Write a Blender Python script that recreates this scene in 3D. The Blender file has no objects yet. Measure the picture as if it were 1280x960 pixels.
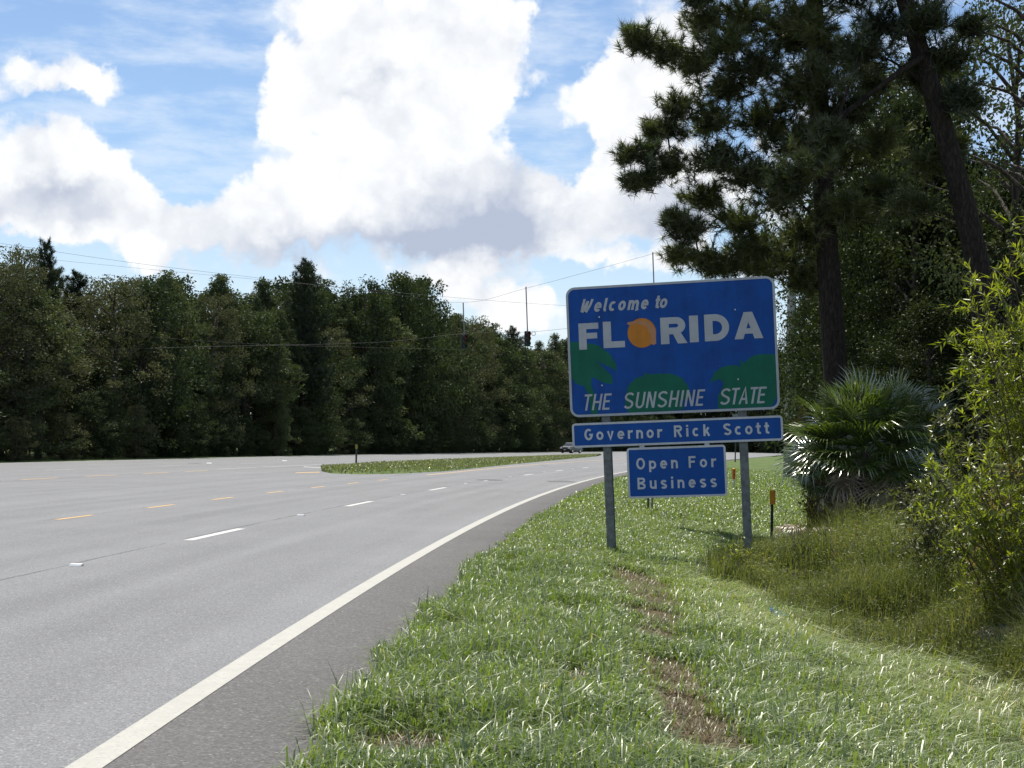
import bpy, bmesh, math, random
import numpy as np
from mathutils import Vector, Matrix
random.seed(7)
RG = np.random.default_rng(11)
scn = bpy.context.scene
COL = scn.collection
rad = math.radians

# ------------------------------------------------------------------ camera
F_PX, CAM_H, HOR, ROLL = 1845.7, 1.5565, 552.8, -0.02067
PIT = math.atan2(HOR - 480, F_PX)
cr, sr, cp, sp = math.cos(ROLL), math.sin(ROLL), math.cos(PIT), math.sin(PIT)
cam_d = bpy.data.cameras.new('camera')
cam = bpy.data.objects.new('camera', cam_d)
COL.objects.link(cam)
cam_d.sensor_width = 36
cam_d.lens = F_PX / 1280 * 36
cam_d.clip_start = 0.1
cam_d.clip_end = 6000
_r = Vector((cr, sr * sp, -sr * cp)); _u = Vector((sr, -cr * sp, cr * cp)); _f = Vector((0, cp, sp))
M = Matrix.Identity(4)
for i in range(3):
    M[i][0], M[i][1], M[i][2] = _r[i], _u[i], -_f[i]
M[2][3] = CAM_H
cam.matrix_world = M
scn.camera = cam

def ray(px, py):
    x, y = px - 640, py - 480
    X, Y = cr * x - sr * y, sr * x + cr * y
    return np.array([X, F_PX * cp + Y * sp, -(Y * cp - F_PX * sp)])
def P(px, py, D):                       # the point D metres ahead on a sight line
    d = ray(px, py)
    return np.array([0, 0, CAM_H]) + d / d[1] * D
def G(px, py, z=0.0):                   # a point on the ground plane
    d = ray(px, py)
    return np.array([0, 0, CAM_H]) + d * ((z - CAM_H) / d[2])

# ------------------------------------------------------------------ sky
SUN_EL, SUN_AZ = rad(61), rad(-14)       # azimuth from +Y towards +X
EXPOSURE = 0.45
SKY_STRENGTH = 0.085
world = bpy.data.worlds.new('World')
scn.world = world
world.use_nodes = True
wt = world.node_tree
wt.nodes.clear()
class NB:
    def __init__(s, t): s.t = t
    def n(s, typ, **kw):
        nd = s.t.nodes.new(typ)
        for k, v in kw.items(): setattr(nd, k, v)
        return nd
    def put(s, sock, v):
        if isinstance(v, bpy.types.NodeSocket): s.t.links.new(v, sock)
        elif v is not None: sock.default_value = v
    def m(s, op, a, b=None, c=None, clamp=False):
        nd = s.n('ShaderNodeMath', operation=op, use_clamp=clamp)
        for i, v in enumerate((a, b, c)):
            if v is not None: s.put(nd.inputs[i], v)
        return nd.outputs[0]
    def vm(s, op, a, b=None, c=None):
        nd = s.n('ShaderNodeVectorMath', operation=op)
        for i, v in enumerate((a, b, c)):
            if v is not None: s.put(nd.inputs[i], v)
        return nd.outputs['Value'] if op in ('LENGTH', 'DOT_PRODUCT', 'DISTANCE') else nd.outputs[0]
    def comb(s, x, y, z=0.0):
        nd = s.n('ShaderNodeCombineXYZ')
        for i, v in enumerate((x, y, z)): s.put(nd.inputs[i], v)
        return nd.outputs[0]
    def sep(s, v):
        nd = s.n('ShaderNodeSeparateXYZ'); s.put(nd.inputs[0], v); return nd.outputs
    def noise(s, vec, scale, detail=6, rough=0.55, col=False):
        nd = s.n('ShaderNodeTexNoise')
        s.put(nd.inputs['Vector'], vec); nd.inputs['Scale'].default_value = scale
        nd.inputs['Detail'].default_value = detail; nd.inputs['Roughness'].default_value = rough
        return nd.outputs['Color'] if col else nd.outputs['Fac']
    def ramp(s, v, a, b, lo=0.0, hi=1.0, smooth=True):
        nd = s.n('ShaderNodeMapRange')
        if smooth: nd.interpolation_type = 'SMOOTHSTEP'
        s.put(nd.inputs[0], v)
        for i, q in enumerate((a, b, lo, hi)): nd.inputs[i + 1].default_value = q
        return nd.outputs[0]
    def mix(s, fac, a, b, mode='MIX'):
        nd = s.n('ShaderNodeMix', data_type='RGBA', blend_type=mode)
        s.put(nd.inputs[0], fac)
        for i, v in ((6, a), (7, b)):
            if isinstance(v, tuple): v = (*v, 1.0) if len(v) == 3 else v
            s.put(nd.inputs[i], v)
        return nd.outputs[2]
W = NB(wt)
tc = W.n('ShaderNodeTexCoord').outputs['Generated']
dx, dy, dz = W.sep(tc)
az = W.m('ARCTAN2', dx, dy)
el = W.m('ARCSINE', dz)
uv = W.comb(az, el)
wob1 = W.noise(uv, 9.0, 5, 0.6, col=True)
wob2 = W.noise(uv, 38.0, 5, 0.62, col=True)
w1 = W.vm('SCALE', W.vm('SUBTRACT', wob1, (0.5, 0.5, 0.5)), None); w1.node.inputs['Scale'].default_value = 0.075
w2 = W.vm('SCALE', W.vm('SUBTRACT', wob2, (0.5, 0.5, 0.5)), None); w2.node.inputs['Scale'].default_value = 0.034
uvw = W.vm('ADD', W.vm('ADD', uv, w1), w2)
def az_el(px, py):
    d = ray(px, py); return math.atan2(d[0], d[1]), math.atan2(d[2], math.hypot(d[0], d[1]))
def field(blobs, vec):
    acc = None
    for px, py, rx, ry, a in blobs:
        u, v = az_el(px, py)
        sx, sy = F_PX / rx, F_PX / ry
        q = W.vm('MULTIPLY_ADD', vec, (sx, sy, 0), (-u * sx, -v * sy, 0))
        d = W.vm('DOT_PRODUCT', q, q)
        e = W.m('MULTIPLY', W.m('POWER', 2.718, W.m('MULTIPLY', d, -1.0)), a)
        acc = e if acc is None else W.m('ADD', acc, e)
    return acc
clouds = [(500, 40, 165, 120, 1.2), (400, 110, 85, 70, 1.0), (455, 190, 130, 90, 1.2), (590, 200, 80, 85, 1.1),
          (330, 275, 110, 55, 1.1), (235, 285, 60, 40, .7), (540, 285, 150, 60, 1.2), (620, 55, 70, 50, .9), (630, 300, 70, 50, .8),
          (55, 195, 95, 70, 1.2), (135, 225, 60, 55, .9), (10, 255, 120, 45, 1.0), (120, 275, 90, 30, .8), (170, 330, 55, 26, .8),
          (100, 85, 75, 30, .80), (165, 118, 60, 20, .42), (278, 62, 13, 50, .36),
          (795, 70, 70, 55, 1.0), (735, 130, 55, 60, .8), (790, 190, 95, 75, 1.2), (870, 45, 70, 60, 1.0), (720, 255, 90, 45, 1.0), (850, 260, 120, 55, .9),
          (650, 395, 95, 26, 1.0), (555, 362, 80, 20, .85), (790, 330, 70, 18, .9), (170, 328, 50, 22, .5), (1120, 160, 160, 110, .9), (1010, 330, 140, 50, .6), (-60, 90, 70, 50, .8),
          (650, 150, 38, 34, -1.0), (705, 195, 34, 50, -1.1), (700, 60, 36, 55, -1.1), (250, 150, 66, 90, -1.0), (285, 30, 45, 70, -.7), (392, 168, 22, 16, -.8), (225, 235, 34, 26, -.6), (70, 128, 90, 15, -.7), (690, 335, 40, 16, -.5), (210, 40, 80, 40, -.4)]
greys = [(610, 285, 85, 50, 1.15), (490, 316, 130, 28, .8), (470, 95, 45, 15, .45), (60, 262, 120, 28, .85), (330, 325, 90, 22, .45),
         (650, 240, 40, 60, .5), (850, 275, 90, 32, .8), (690, 275, 30, 40, .3), (40, 200, 30, 18, .2)]
dens = field(clouds, uvw)
fine = W.noise(uv, 62.0, 6, 0.6)
broad = W.noise(uv, 14.0, 6, 0.6)
dens = W.m('ADD', dens, W.m('MULTIPLY', W.m('SUBTRACT', fine, 0.5), 0.55))
dens = W.m('ADD', dens, W.m('MULTIPLY', W.m('SUBTRACT', broad, 0.5), 0.55))
def lumps(sc):
    nd = W.n('ShaderNodeTexVoronoi', feature='SMOOTH_F1'); W.put(nd.inputs['Vector'], uvl); nd.inputs['Scale'].default_value = sc; nd.inputs['Smoothness'].default_value = .35
    return nd.outputs['Distance']
uvl = W.vm('ADD', uv, w2)
bil = W.m('ADD', W.m('MULTIPLY', W.m('SUBTRACT', .42, lumps(26.0)), .75), W.m('MULTIPLY', W.m('SUBTRACT', .42, lumps(64.0)), .45))
dens = W.m('ADD', dens, bil)
cov = W.ramp(dens, 0.34, 0.92)
# the rest of the sky carries the same broken cumulus
gen3 = W.noise(tc, 2.6, 7, 0.58)
gcov = W.ramp(W.m('ADD', gen3, W.m('MULTIPLY', W.m('SUBTRACT', broad, .5), .12)), 0.56, 0.66)
outside = W.m('MAXIMUM', W.ramp(W.m('ABSOLUTE', az), 0.36, 0.46), W.ramp(el, 0.30, 0.40))
cov = W.m('MAXIMUM', cov, W.m('MULTIPLY', gcov, outside))
thin = W.noise(W.vm('MULTIPLY', uv, (1.0, 3.2, 1.0)), 11.0, 5, 0.6)
veil = W.m('MULTIPLY', W.ramp(thin, 0.40, 0.68), 0.55)
veil = W.m('MAXIMUM', veil, W.ramp(el, 0.20, 0.03, 0.0, 0.50))
sky = W.n('ShaderNodeTexSky', sky_type='NISHITA')
sky.sun_disc = False
sky.sun_elevation = SUN_EL
sky.sun_rotation = SUN_AZ
sky.altitude = 0; sky.air_density = 1.0; sky.dust_density = 0.35; sky.ozone_density = 1.6
grey = W.m('MULTIPLY', W.m('ADD', field(greys, uvw), W.m('ADD', W.m('MULTIPLY', W.m('SUBTRACT', broad, .5), 1.3), W.m('MULTIPLY', bil, -.8))), 0.85, clamp=True)
grey = W.m('MAXIMUM', grey, W.m('MULTIPLY', W.m('MULTIPLY', outside, W.ramp(gen3, 0.58, 0.72)), 0.5))
CLW = 9.2
ccol = W.mix(grey, (CLW * .985, CLW * .995, CLW), (CLW * .46, CLW * .52, CLW * .65))
skyc = W.mix(1.0, sky.outputs[0], (0.93, 0.99, 1.06), 'MULTIPLY')
base = W.mix(veil, skyc, (CLW * .80, CLW * .88, CLW * .98))
allsky = W.mix(cov, base, ccol)
bg = W.n('ShaderNodeBackground')
wt.links.new(allsky, bg.inputs[0]); bg.inputs[1].default_value = SKY_STRENGTH
wo = W.n('ShaderNodeOutputWorld'); wt.links.new(bg.outputs[0], wo.inputs[0])
world.cycles.sampling_method = 'MANUAL'
world.cycles.sample_map_resolution = 512

sun_d = bpy.data.lights.new('sun', 'SUN')
sun_d.energy = 4.6; sun_d.angle = rad(0.5); sun_d.color = (1.0, 0.95, 0.86)
sun = bpy.data.objects.new('sun', sun_d); COL.objects.link(sun)
sd = Vector((math.sin(SUN_AZ) * math.cos(SUN_EL), math.cos(SUN_AZ) * math.cos(SUN_EL), math.sin(SUN_EL)))
sun.rotation_euler = sd.to_track_quat('Z', 'Y').to_euler()
sun.location = sd * 60

vs = scn.view_settings
vs.view_transform = 'Standard'; vs.look = 'None'; vs.exposure = EXPOSURE; vs.gamma = 1.0; vs.use_curve_mapping = False
cy = scn.cycles
cy.max_bounces = 5; cy.diffuse_bounces = 2; cy.glossy_bounces = 2; cy.transmission_bounces = 4; cy.transparent_max_bounces = 4
cy.use_denoising = True

# ------------------------------------------------------------------ helpers
def tag(o, label=None, cat=None, group=None, kind=None):
    if label: o['label'] = label
    if cat: o['category'] = cat
    if group: o['group'] = group
    if kind: o['kind'] = kind
    return o
def empty(name, loc=(0, 0, 0), rz=0.0):
    o = bpy.data.objects.new(name, None); COL.objects.link(o)
    o.location = loc; o.rotation_euler = (0, 0, rz); o.empty_display_size = .2
    return o
def link(name, me, mat=None, parent=None):
    if mat and not me.materials: me.materials.append(mat)
    o = bpy.data.objects.new(name, me); COL.objects.link(o)
    if parent: o.parent = parent
    return o
def npmesh(name, V, faces, attr=None, smooth=False):
    """V (n,3); faces: list of (m,k) index arrays of one k each; attr: per-vertex float 'v'."""
    V = np.asarray(V, dtype=np.float32)
    me = bpy.data.meshes.new(name)
    faces = [np.asarray(f, dtype=np.int32) for f in faces if len(f)]
    me.vertices.add(len(V)); me.vertices.foreach_set('co', V.ravel())
    nl = sum(f.size for f in faces); npoly = sum(len(f) for f in faces)
    me.loops.add(nl); me.polygons.add(npoly)
    me.loops.foreach_set('vertex_index', np.concatenate([f.ravel() for f in faces]))
    st, off = [], 0
    for f in faces:
        st.append(off + np.arange(len(f), dtype=np.int32) * f.shape[1]); off += f.size
    me.polygons.foreach_set('loop_start', np.concatenate(st).astype(np.int32))
    if smooth: me.polygons.foreach_set('use_smooth', np.ones(npoly, dtype=bool))
    if attr is not None:
        a = me.attributes.new('v', 'FLOAT', 'POINT'); a.data.foreach_set('value', np.asarray(attr, dtype=np.float32))
    me.update(calc_edges=True)
    return me
class MB:
    """collects shapes for one mesh"""
    def __init__(s): s.v, s.f = [], []
    def add(s, vs, fs):
        o = len(s.v); s.v += [tuple(q) for q in vs]; s.f += [tuple(i + o for i in f) for f in fs]; return s
    def box(s, c, d, rot=None):
        c = Vector(c); vs = []
        for x in (-.5, .5):
            for y in (-.5, .5):
                for z in (-.5, .5):
                    q = Vector((x * d[0], y * d[1], z * d[2]))
                    if rot: q = rot @ q
                    vs.append(c + q)
        return s.add(vs, [(0, 1, 3, 2), (4, 6, 7, 5), (0, 4, 5, 1), (2, 3, 7, 6), (0, 2, 6, 4), (1, 5, 7, 3)])
    def tube(s, pts, radii, n=8, cap=True):
        pts = [Vector(q) for q in pts]
        if not hasattr(radii, '__len__'): radii = [radii] * len(pts)
        vs, fs = [], []
        for i, q in enumerate(pts):
            t = (pts[min(i + 1, len(pts) - 1)] - pts[max(i - 1, 0)]).normalized()
            a = t.orthogonal().normalized() if i == 0 else (pa - t * pa.dot(t)).normalized()
            pa = a; b = t.cross(a)
            for k in range(n):
                an = 2 * math.pi * k / n
                vs.append(q + (a * math.cos(an) + b * math.sin(an)) * radii[i])
        for i in range(len(pts) - 1):
            for k in range(n):
                k2 = (k + 1) % n
                fs.append((i * n + k, i * n + k2, (i + 1) * n + k2, (i + 1) * n + k))
        if cap:
            fs.append(tuple(range(n))[::-1]); fs.append(tuple((len(pts) - 1) * n + k for k in range(n)))
        return s.add(vs, fs)
    def prism(s, poly, h0, h1, fn):
        """poly list of (a,b); fn(a,b,h) -> xyz"""
        n = len(poly)
        vs = [fn(a, b, h0) for a, b in poly] + [fn(a, b, h1) for a, b in poly]
        fs = [tuple(range(n))[::-1], tuple(range(n, 2 * n))] + [(i, (i + 1) % n, n + (i + 1) % n, n + i) for i in range(n)]
        return s.add(vs, fs)
    def mesh(s, name, smooth=False):
        me = bpy.data.meshes.new(name); me.from_pydata(s.v, [], s.f)
        bm = bmesh.new(); bm.from_mesh(me); bmesh.ops.recalc_face_normals(bm, faces=bm.faces[:])
        ng = [f for f in bm.faces if len(f.verts) > 4]
        if ng: bmesh.ops.triangulate(bm, faces=ng)
        bm.to_mesh(me); bm.free()
        if smooth:
            for p in me.polygons: p.use_smooth = True
        return me
    def build(s, name, mat, parent=None, smooth=False, bevel=0):
        o = link(name, s.mesh(name, smooth), mat, parent)
        if bevel:
            b = o.modifiers.new('bevel', 'BEVEL'); b.width = bevel; b.segments = 2; b.limit_method = 'ANGLE'
        return o
def unit(a): return a / np.maximum(np.linalg.norm(a, axis=-1, keepdims=True), 1e-9)

# ------------------------------------------------------------------ materials
def mat(name):
    m = bpy.data.materials.new(name); m.use_nodes = True; m.node_tree.nodes.clear()
    b = NB(m.node_tree); out = b.n('ShaderNodeOutputMaterial')
    return m, b, out
def pos(b): return b.n('ShaderNodeNewGeometry').outputs['Position']
def objc(b): return b.n('ShaderNodeTexCoord').outputs['Object']
def attr(b, nm='v'): return b.n('ShaderNodeAttribute', attribute_name=nm).outputs['Fac']
def principled(b, out, col, rough=.6, metal=0.0, spec=.5, bump=None, bstr=.3, bdist=.01, coat=0):
    p = b.n('ShaderNodeBsdfPrincipled')
    b.put(p.inputs['Base Color'], (*col, 1.0) if isinstance(col, tuple) else col)
    b.put(p.inputs['Roughness'], rough); b.put(p.inputs['Metallic'], metal); b.put(p.inputs['Specular IOR Level'], spec)
    p.inputs['Coat Weight'].default_value = coat
    if bump is not None:
        bp = b.n('ShaderNodeBump'); bp.inputs['Strength'].default_value = bstr; bp.inputs['Distance'].default_value = bdist
        b.put(bp.inputs['Height'], bump); b.t.links.new(bp.outputs[0], p.inputs['Normal'])
    b.t.links.new(p.outputs[0], out.inputs[0]); return p
def simple(name, col, rough=.6, metal=0.0, var=.12, scale=6.0, spec=.5, coat=0):
    m, b, out = mat(name)
    n = b.noise(objc(b), scale, 5, .6)
    dark = tuple(c * (1 - var) for c in col); lite = tuple(min(1, c * (1 + var)) for c in col)
    principled(b, out, b.mix(b.ramp(n, .3, .7), dark, lite), b.ramp(n, .2, .8, max(.05, rough - .08), min(1, rough + .08)), metal, spec, coat=coat)
    return m
def leafy(name, c0, c1, trans=.35, tcol=None, gloss=.06, grough=.4, clump=0.0, cscale=.6, c2=None):
    """leaf surface: diffuse + light through the blade + a waxy sheen; colour varies leaf by leaf (attribute v)"""
    m, b, out = mat(name)
    v = attr(b)
    fac = v
    if clump:
        fac = b.m('ADD', v, b.m('MULTIPLY', b.m('SUBTRACT', b.noise(pos(b), cscale, 3, .5), .5), clump))
        fac = b.m('ADD', fac, b.m('MULTIPLY', b.m('SUBTRACT', b.n('ShaderNodeObjectInfo').outputs['Random'], .5), .55), clamp=True)
    col = b.mix(fac, c0, c1)
    if c2: col = b.mix(b.ramp(v, .90, .97), col, c2)
    df = b.n('ShaderNodeBsdfDiffuse'); b.put(df.inputs[0], col)
    tl = b.n('ShaderNodeBsdfTranslucent')
    tcl = b.mix(1.0, col, (*(tcol or (1.5, 1.6, .7)), 1.0), 'MULTIPLY')
    b.put(tl.inputs[0], tcl)
    mx = b.n('ShaderNodeMixShader'); mx.inputs[0].default_value = trans
    b.t.links.new(df.outputs[0], mx.inputs[1]); b.t.links.new(tl.outputs[0], mx.inputs[2])
    gl = b.n('ShaderNodeBsdfGlossy'); gl.inputs['Roughness'].default_value = grough; gl.inputs[0].default_value = (.95, .97, .9, 1)
    m2 = b.n('ShaderNodeMixShader'); m2.inputs[0].default_value = gloss
    b.t.links.new(mx.outputs[0], m2.inputs[1]); b.t.links.new(gl.outputs[0], m2.inputs[2])
    b.t.links.new(m2.outputs[0], out.inputs[0])
    return m
def bark(name, c0, c1, scale=9):
    m, b, out = mat(name)
    q = b.vm('MULTIPLY', objc(b), (1, 1, .28))
    n = b.noise(q, scale, 6, .65); vo = b.n('ShaderNodeTexVoronoi', feature='DISTANCE_TO_EDGE'); b.put(vo.inputs['Vector'], q); vo.inputs['Scale'].default_value = scale * .8
    e = b.ramp(vo.outputs['Distance'], 0, .12)
    col = b.mix(b.m('MULTIPLY', b.m('ADD', .55, b.m('MULTIPLY', e, .45)), b.ramp(n, .25, .75)), c0, c1)
    principled(b, out, col, .9, spec=.2, bump=b.m('ADD', e, n), bstr=.7, bdist=.03)
    return m

# ------------------------------------------------------------------ road axis: s along the edge line, o to its right
TH0, K0, K1, X0 = 0.02852, 0.0020815, -1.119e-5, -2.2021
_ss = np.arange(-40, 700, 0.5)
_sc = np.clip(_ss, 0, 186)
_a = TH0 + K0 * np.minimum(_ss, 186) * (1) + K1 * _sc ** 2 / 2
_cx = np.concatenate([[0], np.cumsum(np.sin((_a[:-1] + _a[1:]) / 2) * .5)])
_cy = np.concatenate([[0], np.cumsum(np.cos((_a[:-1] + _a[1:]) / 2) * .5)])
_i0 = int(np.argmin(np.abs(_ss)))
_cx = _cx - _cx[_i0] + X0; _cy = _cy - _cy[_i0]
def R(s, o):
    s = np.asarray(s, float); o = np.asarray(o, float)
    a = np.interp(s, _ss, _a)
    return np.stack([np.interp(s, _ss, _cx) + o * np.cos(a), np.interp(s, _ss, _cy) - o * np.sin(a)], -1)
def SO(xy):
    xy = np.asarray(xy, float); flat = xy.reshape(-1, 2); S = np.empty(len(flat)); O = np.empty(len(flat))
    for i in range(0, len(flat), 20000):
        q = flat[i:i + 20000]
        d = (q[:, :1] - _cx[None, ::2]) ** 2 + (q[:, 1:] - _cy[None, ::2]) ** 2
        k = np.argmin(d, 1) * 2
        ex, ey = q[:, 0] - _cx[k], q[:, 1] - _cy[k]; a = _a[k]
        O[i:i + 20000] = ex * np.cos(a) - ey * np.sin(a); S[i:i + 20000] = _ss[k] + ex * np.sin(a) + ey * np.cos(a)
    return S.reshape(xy.shape[:-1]), O.reshape(xy.shape[:-1])
def zg_o(o): return np.interp(o, [.6, 1.3, 2.7, 4.8, 6.5, 9, 14, 40], [-.035, -.01, 0.0, -.30, -.48, -.42, -.25, -.05])
def zg(x, y):
    o = SO(np.stack([np.asarray(x, float), np.asarray(y, float)], -1))[1]
    z = zg_o(o)
    return z + np.where(o > 1.2, .025 * np.sin(np.asarray(x) * 1.9 + 1.3 * np.sin(np.asarray(y) * .7)), 0)
FAR_S = [-40, 0, 68, 89, 128, 163, 208, 272, 700]
FAR_O = [-28.5, -28.7, -29.2, -29.9, -32.0, -33.2, -34.0, -34.6, -34.6]
def far_edge(s): return np.interp(s, FAR_S, FAR_O)

# asphalt
def asphalt(name, base, var, coarse, seam=False, grit=(.045, .5)):
    m, b, out = mat(name)
    p = pos(b)
    so = b.n('ShaderNodeUVMap', uv_map='so').outputs[0]
    st = b.noise(b.vm('MULTIPLY', so, (.05, 1.15, 1)), 1.0, 4, .55)        # wheel paths along the lanes
    big = b.noise(p, .35, 5, .6)
    f1 = b.noise(p, coarse, 2, .6)
    vo = b.n('ShaderNodeTexVoronoi'); b.put(vo.inputs['Vector'], p); vo.inputs['Scale'].default_value = coarse * .75
    stones = b.sep(vo.outputs['Color'])[0]
    t = b.m('ADD', b.m('MULTIPLY', b.m('SUBTRACT', st, .5), var[0]), b.m('MULTIPLY', b.m('SUBTRACT', big, .5), var[1]))
    t = b.m('ADD', t, b.m('MULTIPLY', b.m('SUBTRACT', stones, .5), var[2]))
    t = b.m('ADD', t, b.m('MULTIPLY', b.m('SUBTRACT', f1, .5), var[2]))
    k = b.m('ADD', 1.0, t)
    if seam:
        s_, o_, _ = b.sep(so)
        ph = b.m('ABSOLUTE', b.m('SUBTRACT', b.m('FRACT', b.m('DIVIDE', o_, 3.66)), .5))          # oil strip and wheel tracks of every lane
        oil = b.m('MULTIPLY', b.ramp(ph, .02, .13, 1.0, 0.0), b.ramp(b.noise(b.vm('MULTIPLY', so, (.12, .6, 1)), 1.0, 4, .6), .3, .7))
        whl = b.m('MULTIPLY', b.ramp(b.m('ABSOLUTE', b.m('SUBTRACT', ph, .24)), .02, .12, 1.0, 0.0), .6)
        k = b.m('MULTIPLY', k, b.m('SUBTRACT', 1.0, b.m('MULTIPLY', b.m('ADD', oil, whl), .13)))
        wig = b.m('MULTIPLY', b.m('SUBTRACT', b.noise(so, .8, 4, .6), .5), .16)
        for oo, w_, dk in ((-3.80, .018, .55), (-7.45, .02, .35), (-17.0, .05, .3), (-21.2, .05, .25)):
            ln = b.ramp(b.m('ABSOLUTE', b.m('SUBTRACT', b.m('ADD', o_, wig), oo)), w_ * .5, w_ * 2.2, 1.0, 0.0)
            k = b.m('MULTIPLY', k, b.m('SUBTRACT', 1.0, b.m('MULTIPLY', ln, b.m('MULTIPLY', b.ramp(b.noise(so, .35, 3, .6), .3, .55), dk))))
    col = b.mix(1.0, (*base, 1.0), b.comb(k, k, k), 'MULTIPLY')
    lit = b.ramp(stones, .955, .995)
    col = b.mix(b.m('MULTIPLY', lit, grit[1]), col, (base[0] + .25, base[1] + .25, base[2] + .24))
    h = b.m('ADD', stones, b.m('MULTIPLY', f1, .6))
    principled(b, out, col, .78, spec=.35, bump=h, bstr=.55, bdist=grit[0] * .12)
    return m
M_ASPH = asphalt('asphalt', (.172, .173, .175), (.5, .34, .62), 115.0, seam=True)
M_SHOULD = asphalt('shoulder asphalt', (.104, .099, .094), (.2, .45, .7), 90.0, grit=(.09, .35))
def paint(name, col, wear=.35):
    m, b, out = mat(name)
    p = pos(b)
    n = b.noise(p, 34, 5, .65); n2 = b.noise(p, 5, 4, .6)
    w = b.m('MULTIPLY', b.ramp(b.m('ADD', n, b.m('MULTIPLY', n2, .35)), .70, .86), wear * 1.6, clamp=True)
    c = b.mix(b.ramp(n2, .3, .7), tuple(q * .86 for q in col), col)
    principled(b, out, b.mix(w, c, (.2, .2, .2)), .6, spec=.4, bump=n, bstr=.25, bdist=.004)
    return m
M_WHITE = paint('white road paint', (.42, .405, .35))
M_WHITE3 = paint('fresh white road paint', (.56, .555, .52), .3)
M_WHITE2 = paint('worn white road paint', (.42, .415, .39), .6)
M_YEL = paint('worn yellow road paint', (.58, .36, .12), .45)

def strip(name, mt, o0, o1, s0, s1, z, step=2.0, parent=None, skirt=0.0):
    n = max(2, int((s1 - s0) / step) + 1)
    s = np.linspace(s0, s1, n)
    f0 = o0(s) if callable(o0) else np.full(n, o0); f1 = o1(s) if callable(o1) else np.full(n, o1)
    m_ = 6 if abs(f1[0] - f0[0]) > 3 else 1
    V, S_, O_ = [], [], []
    for k in range(m_ + 1):
        o = f0 + (f1 - f0) * k / m_
        xy = R(s, o); V.append(np.column_stack([xy, np.full(n, z)])); S_.append(s); O_.append(o)
    V = np.concatenate(V); S_ = np.concatenate(S_); O_ = np.concatenate(O_)
    i = np.arange(n - 1)
    Fq = np.concatenate([np.stack([k * n + i, (k + 1) * n + i, (k + 1) * n + i + 1, k * n + i + 1], 1) for k in range(m_)])
    if f1[0] > f0[0]: pass
    else: Fq = Fq[:, ::-1]
    if skirt:
        b0 = len(V); a = V[m_ * n:(m_ + 1) * n].copy(); a[:, 2] -= skirt; a[:, :2] += (R(s, f1 + .06) - R(s, f1))
        V = np.concatenate([V, a]); S_ = np.concatenate([S_, s]); O_ = np.concatenate([O_, f1])
        Fq = np.concatenate([Fq, np.stack([m_ * n + i, b0 + i, b0 + i + 1, m_ * n + i + 1], 1)])
    me = npmesh(name, V, [Fq])
    li = np.empty(len(me.loops), dtype=np.int32); me.loops.foreach_get('vertex_index', li)
    uvl = me.uv_layers.new(name='so'); uvl.data.foreach_set('uv', np.column_stack([S_[li], O_[li]]).astype(np.float32).ravel())
    # make faces look up
    me.update()
    if me.polygons[0].normal.z < 0: me.flip_normals()
    return link(name, me, mt, parent)

road = tag(strip('road', M_ASPH, lambda s: far_edge(s) - .6, -.02, -38, 640, 0.0, 2.0), kind='structure')
shoulder = tag(strip('shoulder', M_SHOULD, -.02, lambda s: 1.0 * .93 + .08 * np.clip((10 - s) / 3, 0, 1) + .05 * np.sin(s * 1.3) + .05 * np.sin(s * 3.1 + 1), -38, 640, 0.0, .5, skirt=.06), kind='structure')
mk = lambda nm, mt, o0, o1, s0, s1, st=2.0: strip(nm, mt, o0, o1, s0, s1, .004, st, road)
mk('edge_line', M_WHITE, -.085, .085, -38, 640, 1.0)
mk('far_edge_line', M_WHITE2, lambda s: far_edge(s) - .09, lambda s: far_edge(s) + .09, -38, 640)
for i in range(-3, 24):
    s0 = 21.77 + 12.15 * i
    mk('lane_dash', M_WHITE3, -3.66 - .075, -3.66 + .075, s0, s0 + 3.05, 1.0)
for s0 in (11.2, 16.2, 21.1, 26.0, 30.9, 35.55, 40.55, 45.6, 50.5, 55.5):
    mk('yellow_dash', M_YEL, -7.34 - .06, -7.34 + .06, s0, s0 + 1.75, .6)
for s0 in (31.4, 36.5, 41.5, 46.5, 51.6, 57.0, 61.7):
    mk('far_yellow_dash', M_YEL, -17.25 - .08, -17.25 + .08, s0, s0 + 2.8, .8)
mk('median_yellow_line', M_YEL, lambda s: np.interp(s, [72, 106, 178, 640], [-7.5, -8.4, -9.5, -9.5]) - .09, lambda s: np.interp(s, [72, 106, 178, 640], [-7.5, -8.4, -9.5, -9.5]) + .09, 66, 500)
mk('turn_lane_line', M_WHITE2, -17.9 - .09, -17.9 + .09, 67.6, 73.4, 1.0)
mk('turn_lane_line', M_WHITE2, -18.0 - .09, -18.0 + .09, 74.5, 88, 1.0)
for i in range(0, 22):
    mk('far_lane_dash', M_WHITE2, -22.0 - .06, -22.0 + .06, 46 + 12.2 * i, 49 + 12.2 * i, 1.0)
def quad_on_road(name, mt, pts):
    V = [G(*q, z=.008) for q in pts]
    me = npmesh(name, V, [[list(range(len(V)))]]); me.update()
    if me.polygons[0].normal.z < 0: me.flip_normals()
    return link(name, me, mt, road)
quad_on_road('nose_line', M_WHITE2, [(379, 583.9), (409, 585.6), (409, 584.9), (380, 583.1)])
quad_on_road('nose_line', M_YEL, [(369, 591.5), (400, 590.6), (399, 589.8), (370, 590.7)])
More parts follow.
